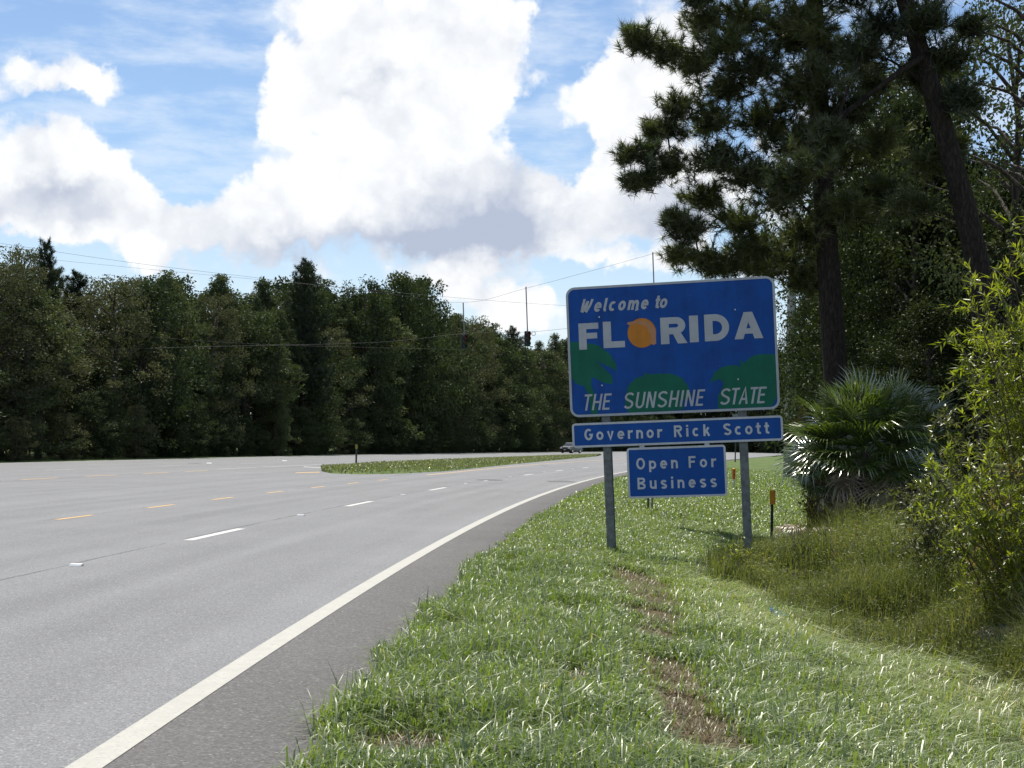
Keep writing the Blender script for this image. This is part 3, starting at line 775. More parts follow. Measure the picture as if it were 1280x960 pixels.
# ------------------------------------------------------------------ near pines on the right
def big_pine(name, trunk_px, trunk_r, D, lobes, label, limb_px=()):
    """trunk and branch lobes given on sight lines, each at its own distance"""
    base = P(*trunk_px[0], D); g = zg(base[0], base[1])
    pts = [Vector(P(x, y, D)) for x, y in trunk_px]
    root_pt = Vector((pts[0].x, pts[0].y, float(g) - .2))
    root = empty(name, root_pt); tag(root, label, 'tree', None)
    loc = [Vector((0, 0, 0))] + [q - root_pt for q in pts]
    tr = MB(); tr.tube(loc, [trunk_r[0]] + list(trunk_r), 14)
    tr.build('trunk', M_BARKP, root, True)
    def on_trunk(z):
        for a0, a1 in zip(loc[:-1], loc[1:]):
            if a0.z <= z <= a1.z: return a0.lerp(a1, (z - a0.z) / (a1.z - a0.z))
        return loc[-1] if z > loc[-1].z else loc[1]
    br = MB(); tips, dirs, v0 = [], [], []
    done = []
    def reach(q):
        c_ = Vector(P(q[0], q[1], D + q[2])) - root_pt; t_ = on_trunk(c_.z)
        return math.hypot(c_.x - t_.x, c_.y - t_.y)
    for (px, py, dd, r_) in sorted(lobes, key=reach):
        c = Vector(P(px, py, D + dd)) - root_pt
        r_ = r_ / F_PX * D
        hd = math.hypot(c.x - on_trunk(c.z).x, c.y - on_trunk(c.z).y)
        s0 = on_trunk(max(loc[1].z, c.z - .30 * hd - .2))
        near = min(done, key=lambda q: (q - c).length) if done else None         # fork off the nearest inner bough
        if near is not None and (near - c).length < .8 * hd: s0 = near
        done.append(c); hd = max(.5, (c - s0).length)
        m_ = s0.lerp(c, .55) + Vector((0, 0, .04 * hd))
        br.tube([s0, s0.lerp(m_, .5) + Vector((RG.normal(0, .04) * hd, 0, RG.normal(0, .03) * hd)), m_, c], [.012 * hd + .016, .010 * hd + .013, .008 * hd + .010, .010], 6, cap=False)
        cv = RG.random()
        nt = int(18 + 84 * r_ ** 1.6)
        for _ in range(int(2 + 4 * hd)):
            u_ = RG.uniform(.3, .95); t_ = m_.lerp(c, (u_ - .55) / .45) if u_ > .55 else s0.lerp(m_, u_ / .55)
            t_ = t_ + Vector((RG.normal(0, .16), RG.normal(0, .2), RG.normal(.02, .16)))
            tips.append(t_); dirs.append(((c - s0).normalized() * .5 + Vector((0, 0, .4)) + Vector(RG.normal(0, .45, 3))).normalized()); v0.append(cv)
        for _ in range(nt):
            o = Vector(RG.normal(0, .40, 3)) * r_; o.z *= .62
            if o.length > 1.15 * r_: o *= 1.15 * r_ / o.length
            t_ = c + o
            a0 = s0.lerp(c, RG.uniform(.6, .98)) + o * .25
            if RG.random() < .55: br.tube([a0, a0.lerp(t_, .6) - Vector((0, 0, .05)), t_], [.012, .009, .006], 4, cap=False)
            tips.append(t_); dirs.append((o.normalized() * .7 + Vector((0, 0, .55)) + Vector(RG.normal(0, .3, 3))).normalized()); v0.append(cv)
    br.build('branches', M_BARKP, root, True)['kind'] = 'stuff'
    V, Fs, A = needles(np.array(tips), np.array(dirs), 60, .25, .017, np.array(v0), .62)
    link('crown', npmesh('crown', V, Fs, A), M_NEEDLE, root)
    for a_, b_, w_ in limb_px:
        MB().tube([Vector(P(*a_, D)) - root_pt, Vector(P((a_[0] + b_[0]) / 2 + 4, (a_[1] + b_[1]) / 2 - 6, D - .5)) - root_pt, Vector(P(*b_, D - 1)) - root_pt], [w_, w_ * .8, w_ * .5], 8).build('limb', M_BARKP, root, True)
    return root
rl = random.Random(3)
lobesB = [(800, 50, -.6, 30), (835, 62, -.4, 32), (868, 80, 0, 36), (792, 40, -.8, 20), (785, 192, -.5, 20), (806, 186, -.3, 24), (790, 226, -.6, 18), (812, 220, -.4, 22), (838, 205, 0, 34), (835, 160, .2, 26), (815, 162, .2, 20), (850, 130, .3, 34),
          (862, 285, -.3, 36), (838, 270, -.2, 22), (850, 318, -.1, 26), (880, 325, .3, 30), (905, 330, .4, 30), (880, 245, .3, 38), (895, 195, -.4, 44), (890, 150, .6, 40), (905, 108, .2, 44), (880, 20, .4, 40), (905, 50, -.2, 44), (870, -10, .3, 34),
          (930, 20, .5, 50), (945, 80, -.4, 52), (955, 145, .4, 52), (935, 215, -.6, 50), (925, 275, .5, 42), (950, 305, .8, 38), (985, 40, .2, 56), (1000, 110, -.6, 56), (990, 175, .4, 54), (975, 240, -.4, 50), (1000, 290, .6, 44),
          (1035, 60, .8, 56), (1050, 135, -.3, 54), (1045, 200, .6, 50), (1060, 260, -.5, 46), (1090, 100, .8, 50), (1095, 175, .5, 48), (1105, 235, .2, 44),
          (905, -50, .2, 60), (960, -60, -.5, 66), (1020, -40, .4, 66), (1080, -20, -.3, 60), (930, -130, .2, 70), (1000, -150, -.4, 80), (1070, -120, .3, 70), (1000, -240, .2, 70), (1050, -200, .1, 66), (960, -210, 0, 56), (1020, -310, 0, 60), (1012, 25, -1.1, 50), (1022, 95, -1.2, 48), (1018, 165, -1.1, 44), (1030, -30, -1.1, 55), (955, 332, .6, 40), (985, 318, .3, 38), (1003, 348, .5, 34), (925, 318, .4, 34)]
big_pine('pine_tree', [(1047, 500), (1040, 400), (1032, 280), (1025, 150), (1018, 0), (1012, -150), (1010, -330)], [.29, .27, .25, .22, .19, .13, .04], 34, lobesB,
         'large near pine whose long needled branches reach left over the sign')
lobesA = [(1160, 20, -.5, 46), (1185, 70, .3, 44), (1200, 120, -.3, 36), (1150, 90, .5, 40), (1180, -30, .2, 50), (1110, -40, -.4, 50), (1100, 30, .3, 44), (1080, 60, -.6, 40), (1215, 30, .3, 30),
          (1010, 205, -1.0, 40), (985, 225, -1.0, 36), (1040, 170, -.8, 34), (1160, 200, .6, 34), (1190, 180, .6, 30), (1140, 255, .5, 34), (1120, -120, .2, 60), (1080, -180, .3, 60), (1150, -170, -.3, 56), (1050, -230, .1, 60), (1100, -270, .2, 56)]
big_pine('pine_tree', [(1238, 480), (1222, 330), (1205, 255), (1182, 170), (1155, 80), (1128, -10), (1100, -140), (1080, -280)], [.27, .25, .24, .22, .20, .18, .13, .04], 31, lobesA,
         'leaning near pine whose thick dark trunk slants up to the left', [((1168, 62), (1085, 120), .085), ((1085, 120), (1012, 182), .06)])

# ------------------------------------------------------------------ woods on the right
m_small = [broad_proto(11, 7.0, 200, 120, .16, .04, 21, 'round'), broad_proto(12, 6.0, 200, 120, .15, .04, 22, 'column'), broad_proto(10, 7.5, 170, 80, .15, .05, 23, 'round'), broad_proto(12, 6.5, 120, 60, .13, .22, 24, 'round')]
rw = random.Random(9)
def wood(px, D, h, wsc, k, mt, label):
    g = P(px, 560, D); z = float(zg(g[0], g[1]))
    tr, cwn = m_small[k]
    root = empty('broadleaf_tree', (g[0], g[1], z - .1), rw.uniform(0, 6.28)); s_ = h / (11, 12, 10, 12)[k]
    root.scale = (s_ * wsc, s_ * wsc, s_)
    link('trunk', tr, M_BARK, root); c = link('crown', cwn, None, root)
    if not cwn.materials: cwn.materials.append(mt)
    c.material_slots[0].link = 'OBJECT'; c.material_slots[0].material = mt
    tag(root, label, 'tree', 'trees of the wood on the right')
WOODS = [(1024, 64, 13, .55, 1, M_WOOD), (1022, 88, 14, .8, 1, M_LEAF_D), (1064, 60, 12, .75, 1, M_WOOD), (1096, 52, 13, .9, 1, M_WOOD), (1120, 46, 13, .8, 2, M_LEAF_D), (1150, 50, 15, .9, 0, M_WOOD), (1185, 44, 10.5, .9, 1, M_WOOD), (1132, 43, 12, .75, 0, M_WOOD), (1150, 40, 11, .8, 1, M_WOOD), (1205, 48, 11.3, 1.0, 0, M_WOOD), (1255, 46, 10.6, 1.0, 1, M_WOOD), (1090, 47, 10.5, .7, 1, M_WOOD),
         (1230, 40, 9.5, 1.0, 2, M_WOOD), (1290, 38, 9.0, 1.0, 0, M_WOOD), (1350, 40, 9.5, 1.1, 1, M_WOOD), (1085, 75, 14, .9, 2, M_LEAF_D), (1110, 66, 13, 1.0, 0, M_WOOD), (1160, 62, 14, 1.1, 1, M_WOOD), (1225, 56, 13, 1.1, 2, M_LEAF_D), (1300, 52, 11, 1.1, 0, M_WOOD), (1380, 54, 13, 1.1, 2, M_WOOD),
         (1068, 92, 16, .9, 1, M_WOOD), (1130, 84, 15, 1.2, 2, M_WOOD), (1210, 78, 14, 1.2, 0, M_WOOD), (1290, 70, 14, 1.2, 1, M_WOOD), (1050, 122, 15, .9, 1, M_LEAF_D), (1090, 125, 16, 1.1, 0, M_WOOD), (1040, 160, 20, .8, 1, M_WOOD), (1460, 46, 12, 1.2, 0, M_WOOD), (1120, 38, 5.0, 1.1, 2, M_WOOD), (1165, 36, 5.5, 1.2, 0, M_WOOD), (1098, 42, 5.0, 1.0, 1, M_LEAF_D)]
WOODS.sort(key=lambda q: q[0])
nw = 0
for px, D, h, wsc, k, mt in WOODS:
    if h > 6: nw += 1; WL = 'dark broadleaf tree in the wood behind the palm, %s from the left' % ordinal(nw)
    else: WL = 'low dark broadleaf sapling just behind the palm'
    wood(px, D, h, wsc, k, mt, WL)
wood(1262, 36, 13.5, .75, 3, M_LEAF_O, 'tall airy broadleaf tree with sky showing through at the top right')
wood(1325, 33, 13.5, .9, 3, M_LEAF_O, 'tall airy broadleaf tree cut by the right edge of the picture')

# ------------------------------------------------------------------ shrubs
def shrub(name, base, stems, leafL, leafW, per, mt, mstem, label, cat='shrub', tmin=.35):
    """stems: list of tips (px,py,D); leaves set along twigs"""
    root = empty(name, base); b0 = Vector(base)
    st = MB(); LB, LD, LV = [], [], []
    for (px, py, D) in stems:
        tip = Vector(P(px, py, D)) - b0
        foot = Vector((RG.normal(0, .12), RG.normal(0, .12), 0))
        ctrl = foot.lerp(tip, .5) + Vector((-.12 * (tip.x - foot.x), RG.normal(0, .1), .18 * tip.z))
        q = [foot.lerp(ctrl, t).lerp(ctrl.lerp(tip, t), t) for t in np.linspace(0, 1, 8)]
        st.tube(q, list(np.linspace(.014, .003, 8)), 5, cap=False)
        sv = RG.random()
        nt = 15
        for k in range(nt):
            t = tmin + (1 - tmin) * (k + .5) / nt; i_ = min(6, int(t * 7)); s0 = q[i_].lerp(q[i_ + 1], t * 7 - i_)
            d = (Vector(RG.normal(0, 1, 3)) + Vector((0, 0, .55))).normalized(); Lt = RG.uniform(.15, .42)
            e = s0 + d * Lt; e.z -= .05
            st.tube([s0, s0.lerp(e, .5) + Vector((0, 0, .02)), e], [.004, .003, .002], 4, cap=False)
            for m_ in range(per):
                u = RG.uniform(.15, 1.0); LB.append(s0.lerp(e, u)); LD.append((d * .55 + Vector(RG.normal(0, .75, 3)) + Vector((0, 0, -.05))).normalized()); LV.append(np.clip(sv * .4 + RG.random() * .6, 0, 1))
    st.build('stems', mstem, root, True)
    n = len(LB)
    V, Fs, A = leaves(np.array(LB), np.array(LD), rdir(n) * .6 + np.array([0, 0, 1]), leafL * RG.uniform(.55, 1.2, n), leafW * RG.uniform(.6, 1.2, n), np.array(LV), .12)
    link('foliage', npmesh('foliage', V, Fs, A), mt, root)
    tag(root, label, cat); return root
M_SHRUB = leafy('bright shrub leaf', (.11, .15, .022), (.28, .29, .05), trans=.55, tcol=(1.35, 1.45, .4), gloss=.04, grough=.38)
M_SHRUB2 = leafy('yellowing leaf', (.085, .095, .025), (.26, .20, .05), trans=.45, tcol=(1.3, 1.2, .5), gloss=.04, grough=.4)
M_SHRUB3 = leafy('mid green shrub leaf', (.055, .08, .022), (.15, .16, .05), trans=.4, tcol=(1.3, 1.35, .5), gloss=.05, grough=.4)
M_STEM = simple('green brown stem', (.10, .085, .045), .8)
rs = random.Random(4)
def gz(px, D): g = P(px, 560, D); return (g[0], g[1], float(zg(g[0], g[1])) - .03)
tips = [(1205, 345, 14.6), (1222, 352, 15), (1240, 335, 14.5), (1262, 330, 14.7), (1280, 322, 14.2), (1300, 330, 15), (1275, 255, 15), (1192, 412, 14.4), (1212, 400, 15.2), (1230, 420, 14.3), (1255, 400, 14.6), (1280, 390, 14), (1200, 450, 15), (1235, 455, 15.4), (1262, 450, 14.6), (1290, 440, 14.8), (1240, 500, 14.8), (1270, 500, 14.2), (1300, 480, 14.6), (1320, 360, 14.5), (1340, 420, 14.6), (1320, 280, 15), (1350, 330, 15.3)]
shrub('willow_shrub', gz(1330, 15), tips, .115, .022, 22, M_SHRUB, M_STEM, 'tall bright yellow green narrow leaved shrub at the right edge', tmin=.42)
tips = [(1150, 575, 13.4), (1170, 562, 13.5), (1185, 590, 13.2), (1160, 620, 13.2), (1205, 570, 13.6), (1235, 575, 13.4), (1260, 560, 13.4), (1200, 620, 13), (1230, 630, 13.1), (1260, 620, 13), (1285, 590, 13.3), (1285, 640, 13), (1240, 660, 12.9), (1275, 665, 12.8), (1165, 650, 13.1), (1195, 655, 13), (1300, 560, 13.5), (1215, 600, 13.2)]
shrub('willow_shrub', gz(1300, 13.6), tips, .095, .02, 24, M_SHRUB, M_STEM, 'lower bright green narrow leaved shrub leaning over the weeds right of the palm', tmin=.12)
tips = [(1180 + rs.uniform(-25, 110), 500 + rs.uniform(0, 130), 17 + rs.uniform(-1, 1.5)) for _ in range(20)]
shrub('leafy_shrub', gz(1235, 18), tips, .08, .03, 11, M_SHRUB3, M_STEM, 'dull green leafy shrub between the palm and the bright shrubs')
tips = [(1006 + rs.uniform(-12, 40), 508 + rs.uniform(-8, 80), 30 + rs.uniform(-.5, .5)) for _ in range(18)]
shrub('leafy_shrub', gz(1022, 30), tips, .09, .045, 11, M_SHRUB2, M_STEM, 'yellow and rusty leaved shrub left of the palm beside the sign', tmin=.12)
tips = [(1150 + rs.uniform(-20, 70), 480 + rs.uniform(-10, 110), 29 + rs.uniform(-1, 1)) for _ in range(18)]
shrub('leafy_shrub', gz(1175, 29.5), tips, .10, .045, 11, M_SHRUB3, M_STEM, 'dim leafy shrub right of the palm in the shade of the pines', tmin=.12)
tips = [(1100 + rs.uniform(-60, 70), 655 + rs.uniform(-10, 45), 19.5 + rs.uniform(-1, 1)) for _ in range(20)]
shrub('leafy_shrub', gz(1110, 19.6), tips, .05, .02, 12, M_SHRUB2, M_STEM, 'low olive brush in front of the palm foot')
tips = [(1275 + rs.uniform(-70, 90), 440 + rs.uniform(-60, 190), 21 + rs.uniform(-1.3, 1.3)) for _ in range(30)]
shrub('leafy_shrub', gz(1285, 21), tips, .09, .04, 14, M_SHRUB3, M_STEM, 'dark leafy shrub standing behind the bright shrubs at the right edge', tmin=.12)
tips = [(1440 + rs.uniform(-70, 90), 420 + rs.uniform(-60, 190), 17 + rs.uniform(-1.3, 1.3)) for _ in range(26)]
shrub('leafy_shrub', gz(1450, 17), tips, .09, .035, 14, M_SHRUB3, M_STEM, 'dark leafy shrub growing just beyond the right edge of the picture', tmin=.12)
tips = [(1258 + rs.uniform(-48, 70), 640 + rs.uniform(-75, 60), 14.0 + rs.uniform(-.6, .6)) for _ in range(34)]
shrub('leafy_shrub', gz(1275, 14.0), tips, .05, .024, 24, M_SHRUB2, M_STEM, 'dense small leaved yellowing shrub at the right edge below the bright shrubs', tmin=.15)
tips = [(1180 + rs.uniform(-60, 90), 640 + rs.uniform(-50, 50), 16.2 + rs.uniform(-.7, .7)) for _ in range(34)]
shrub('leafy_shrub', gz(1195, 16.2), tips, .055, .026, 22, M_SHRUB3, M_STEM, 'dense dark leafy shrub in the hollow between the palm and the right edge', tmin=.12)
# clump round the right sign post
tips = [(930 + rs.uniform(-16, 18), 684 + rs.uniform(-6, 45), 18.5 + rs.uniform(-.2, .2)) for _ in range(18)]
shrub('weed_clump', gz(931, 18.5), tips, .07, .016, 7, M_SHRUB, M_STEM, 'upright leafy weed clump hiding the foot of the right sign post', 'weed')

# ------------------------------------------------------------------ palms: every frond a fan of split segments
M_FROND = leafy('palm frond', (.045, .082, .017), (.105, .145, .034), trans=.34, tcol=(1.35, 1.4, .45), gloss=.19, grough=.26)
M_DEAD = leafy('dead palm frond', (.14, .10, .065), (.36, .29, .20), trans=.2, tcol=(1.1, 1, .8), gloss=.10)
M_PET = simple('palm stalk', (.12, .13, .05), .5)
def frond_mesh(seed, L=.85, droop=.3, nseg=34, pet=.9):
    """stalk along +X then a fan; origin at the stalk foot"""
    r_ = np.random.default_rng(seed); V, F3, A = [], [], []
    hub = np.array([pet, 0, pet * .12])
    # stalk: triangular bar
    for x_, z_, w_ in ((0, 0, .022), (pet * .5, pet * .10, .016), (pet, pet * .12, .012)):
        V += [(x_, -w_, z_), (x_, w_, z_), (x_, 0, z_ + w_)]
    A += [.9] * 9
    for k in range(2):
        for a0, a1 in ((0, 1), (1, 2), (2, 0)):
            p0, p1, q0, q1 = k * 3 + a0, k * 3 + a1, k * 3 + 3 + a0, k * 3 + 3 + a1
            F3 += [(p0, p1, q1), (p0, q1, q0)]
    for i in range(nseg):
        an = rad(-118 + 236 * i / (nseg - 1)) + r_.normal(0, .025)
        d = np.array([math.cos(an) * .9 + .12, math.sin(an), 0]); d /= np.linalg.norm(d)
        d[2] = .18 + .30 * (abs(an) / 2.0)
        ln = L * (1 - .28 * (abs(an) / 2.05) ** 2) * r_.uniform(.88, 1.08)
        s_ = np.array([-d[1], d[0], 0]); w_ = .019 * L / .85
        tip_dr = droop * ln * r_.uniform(.5, 1.5)
        p1_ = hub + d * ln * .5; p2_ = hub + d * ln * .8 - np.array([0, 0, tip_dr * .3]); p3_ = hub + d * ln - np.array([0, 0, tip_dr])
        o = len(V); zf = np.array([0, 0, .012])
        V += [hub, p1_ - s_ * w_ + zf, p1_ + s_ * w_ + zf, p1_ - zf, p2_ - s_ * w_ * .6, p2_ + s_ * w_ * .6, p3_]
        F3 += [(o, o + 1, o + 3), (o, o + 3, o + 2), (o + 1, o + 4, o + 3), (o + 3, o + 5, o + 2), (o + 3, o + 4, o + 5), (o + 4, o + 6, o + 5)]
        A += [r_.random()] * 7
    return npmesh('frond', np.array(V, dtype=float), [np.array(F3)], A)
FR = [frond_mesh(i, .95, .10 + .10 * i) for i in range(4)]
FRD = [frond_mesh(10 + i, .8, .9, 26, .55) for i in range(3)]
for me in FR: me.materials.append(M_FROND)
for me in FRD: me.materials.append(M_DEAD)
def palm(px, py_c, D, n, label, dead=8, sc=1.0, emin=-25, trunk=True, name='fan_palm', cat='palm'):
    c = P(px, py_c, D); z0 = float(zg(c[0], c[1]))
    root = empty(name, (c[0], c[1], z0)); hc = c[2] - z0
    if trunk:
        MB().tube([(0, 0, -.2), (.03, 0, hc * .5), (0, 0, hc + .05)], [.17, .15, .13], 12).build('trunk', M_BARK, root, True)
    for i in range(n):
        t = (i + .5) / n; e = rad(82 - (82 - emin) * t ** .8) + RG.normal(0, .08); a_ = i * 2.39996 + RG.normal(0, .15)
        o = link('frond', FR[i % 4], None, root); o.location = (0, 0, hc - .05)
        o.rotation_euler = Matrix.Rotation(a_, 3, 'Z').to_4x4().to_3x3().to_euler()
        o.rotation_euler = (Matrix.Rotation(a_, 3, 'Z') @ Matrix.Rotation(-e, 3, 'Y') @ Matrix.Rotation(RG.normal(0, .35), 3, 'X')).to_euler()
        q = sc * RG.uniform(.85, 1.1); o.scale = (q, q, q)
    for i in range(dead):
        o = link('dead_frond', FRD[i % 3], None, root); o.location = (0, 0, hc - .15)
        o.rotation_euler = (Matrix.Rotation(i * 2.4 + .5, 3, 'Z') @ Matrix.Rotation(rad(RG.uniform(40, 70)), 3, 'Y')).to_euler(); o.scale = (sc * .9,) * 3
    tag(root, label, cat); return root
palm(1078, 570, 27, 54, 'big shiny green fan palm with drooping dead fronds right of the sign', dead=6, sc=.90, emin=-20)
palm(1128, 548, 29, 26, 'smaller fan palm crowded behind the right side of the big fan palm', dead=2, sc=.72)
palm(1036, 606, 29.5, 16, 'small low fan palm close to the lower right corner of the sign', dead=2, sc=.48, emin=-25, trunk=False)
pb = gz(1012, 25.5)
dead = empty('dead_palmetto', (pb[0], pb[1], pb[2] + .55)); tag(dead, 'heap of brown dry palmetto fronds below the big palm beside the orange marker', 'palmetto')
for i in range(10):
    o = link('frond', FRD[i % 3], None, dead); o.rotation_euler = (Matrix.Rotation(i * .63 + 1.2, 3, 'Z') @ Matrix.Rotation(rad(RG.uniform(-5, 40)), 3, 'Y')).to_euler(); o.scale = (.5,) * 3
MB().tube([(0, 0, -.65), (.02, 0, .02)], [.10, .07], 8).build('stump', M_BARK, dead, True)
pb = gz(1252, 13.2)
dead = empty('dead_palmetto', (pb[0], pb[1], pb[2] + .45)); tag(dead, 'grey dry palmetto frond under the bright shrub at the right edge', 'palmetto')
for i in range(4):
    o = link('frond', FRD[i % 3], None, dead); o.rotation_euler = (Matrix.Rotation(i * .9 + 2.6, 3, 'Z') @ Matrix.Rotation(rad(RG.uniform(5, 35)), 3, 'Y')).to_euler(); o.scale = (.25,) * 3
MB().tube([(0, 0, -.55), (.02, 0, .02)], [.05, .04], 8).build('stump', M_BARK, dead, True)

# ------------------------------------------------------------------ the sign
SC = Vector((2.30094759, 21.3, 2.9708139)); SR = Vector((0.97649416, -0.20791169, 0.05684961)).normalized(); SU = Vector((-0.05811967, 0, 0.99830962))
SN = SR.cross(SU).normalized(); SU = SN.cross(SR).normalized()
sign = empty('welcome_sign', (0, 0, 0))
smx = Matrix.Identity(4)
for i in range(3): smx[i][0], smx[i][1], smx[i][2] = SR[i], SN[i] * -1, SU[i]
# local axes: x right, y away from the viewer, z up ; origin below the panel centre at the ground
HB = 2.97 + .10
org = SC - SU * HB
for i in range(3): smx[i][3] = org[i]
sign.matrix_world = smx
tag(sign, 'blue roadside welcome sign with three panels on two grey steel posts', 'sign')
def sheet(name, col, rough, spec=.4, var=.1):
    m, b, out = mat(name); p = objc(b)
    n = b.noise(p, 3.2, 6, .65); n2 = b.noise(p, 40, 3, .6); n3 = b.noise(b.vm('MULTIPLY', p, (9, 9, .9)), 1.0, 4, .6)
    k = b.m('ADD', b.m('MULTIPLY', n, .5), b.m('ADD', b.m('MULTIPLY', n2, .2), b.m('MULTIPLY', n3, .3)))
    c = b.mix(b.ramp(k, .36, .64), tuple(q * (1 - var) for q in col), tuple(min(1, q * (1 + var)) for q in col))
    principled(b, out, c, b.ramp(n2, .3, .7, rough - .07, rough + .07), spec=spec)
    return m
M_BLUE = sheet('blue reflective sheeting', (.003, .060, .28), .5, spec=.22, var=.22)
M_BLUE2 = sheet('bright blue sheeting', (.004, .070, .31), .5, spec=.22, var=.10)
M_LET = sheet('white sheeting', (.52, .54, .57), .5, spec=.25)
M_LETF = sheet('faded grey white sheeting', (.40, .42, .45), .5, spec=.25)
M_GREEN = sheet('dark green sheeting', (.004, .115, .070), .5, spec=.22, var=.14)
M_ORANGE = sheet('orange sheeting', (.52, .19, .02), .5, spec=.25)
M_SALMON = sheet('faded salmon sheeting', (.46, .22, .11), .5, spec=.25)
M_ALU = simple('bare aluminium', (.55, .56, .57), .45, .8)
M_STEEL = simple('galvanised steel post', (.15, .165, .165), .6, .3, var=.3, scale=14)
L3 = lambda a, b_, h: (a, -h, b_ + HB)          # sign face coordinates -> local; h towards the viewer
def rrect(x0, z0, x1, z1, r, n=7):
    out_ = []
    for cx_, cz_, a0 in ((x1 - r, z1 - r, 0), (x0 + r, z1 - r, 90), (x0 + r, z0 + r, 180), (x1 - r, z0 + r, 270)):
        for k in range(n): a_ = rad(a0 + 90 * k / (n - 1)); out_.append((cx_ + r * math.cos(a_), cz_ + r * math.sin(a_)))
    return out_
def panel(name, x0, z0, x1, z1, r, bw, mt, label):
    o = MB().prism(rrect(x0, z0, x1, z1, r), -.004, .0, L3).build(name, mt, sign); o['label'] = label
    a, c = rrect(x0, z0, x1, z1, r), rrect(x0 + bw, z0 + bw, x1 - bw, z1 - bw, max(.01, r - bw))
    n = len(a); mb = MB(); vs_ = [L3(u, v_, .0035) for u, v_ in a] + [L3(u, v_, .0035) for u, v_ in c] + [L3(u, v_, -.001) for u, v_ in a] + [L3(u, v_, .001) for u, v_ in c]
    fs_ = []
    for k in range(n):
        q = (k + 1) % n; fs_ += [(k, q, n + q, n + k), (k, 2 * n + k, 2 * n + q, q), (n + k, n + q, 3 * n + q, 3 * n + k)]
    mb.add(vs_, fs_); mb.build('border', M_LET if name != 'main_panel' else M_LETF, o)
    # extruded stiffeners behind
    zs = np.linspace(z0 + .12, z1 - .12, max(2, int((z1 - z0) / .42)))
    for z_ in zs: MB().box((.5 * (x0 + x1), .004 + .02, z_ + HB), (x1 - x0 - .1, .036, .045)).build('stiffener', M_ALU, o)
    return o
main = panel('main_panel', -1.525, -.95, 1.5, .955, .13, .034, M_BLUE, 'large blue panel reading Welcome to FLORIDA, THE SUNSHINE STATE')
gov = panel('name_panel', -1.51, -1.396, 1.527, -1.040, .05, .030, M_BLUE2, 'long narrow blue panel reading Governor Rick Scott')
opn = panel('motto_panel', -.722, -2.16, .706, -1.426, .05, .030, M_BLUE2, 'small lower blue panel reading Open For Business')

# letters: ribbons along strokes, each stroke a hair above the last
def ribbon(pts, w, closed=False):
    P_ = [Vector((a, b_)) for a, b_ in pts]; n = len(P_); Lf, Rt = [], []
    ws = w if hasattr(w, '__len__') else [w] * n
    for i in range(n):
        if closed: a, c = P_[i - 1], P_[(i + 1) % n]
        else: a, c = P_[max(0, i - 1)], P_[min(n - 1, i + 1)]
        d0 = (P_[i] - a).normalized() if (P_[i] - a).length > 1e-6 else None; d1 = (c - P_[i]).normalized() if (c - P_[i]).length > 1e-6 else None
        d0 = d0 or d1; d1 = d1 or d0
        n0, n1 = Vector((-d0.y, d0.x)), Vector((-d1.y, d1.x)); m_ = (n0 + n1)
        m_ = m_.normalized() if m_.length > 1e-5 else n0
        k = min(1.8, 1 / max(.4, m_.dot(n0))) * ws[i] / 2
        Lf.append(P_[i] + m_ * k); Rt.append(P_[i] - m_ * k)
    fs_ = [(i, (i + 1) % n, n + (i + 1) % n, n + i) for i in range(n if closed else n - 1)]
    return Lf + Rt, fs_
def arc(cx_, cy_, rx, ry, a0, a1, n=14):
    return [(cx_ + rx * math.cos(rad(a0 + (a1 - a0) * k / (n - 1))), cy_ + ry * math.sin(rad(a0 + (a1 - a0) * k / (n - 1)))) for k in range(n)]
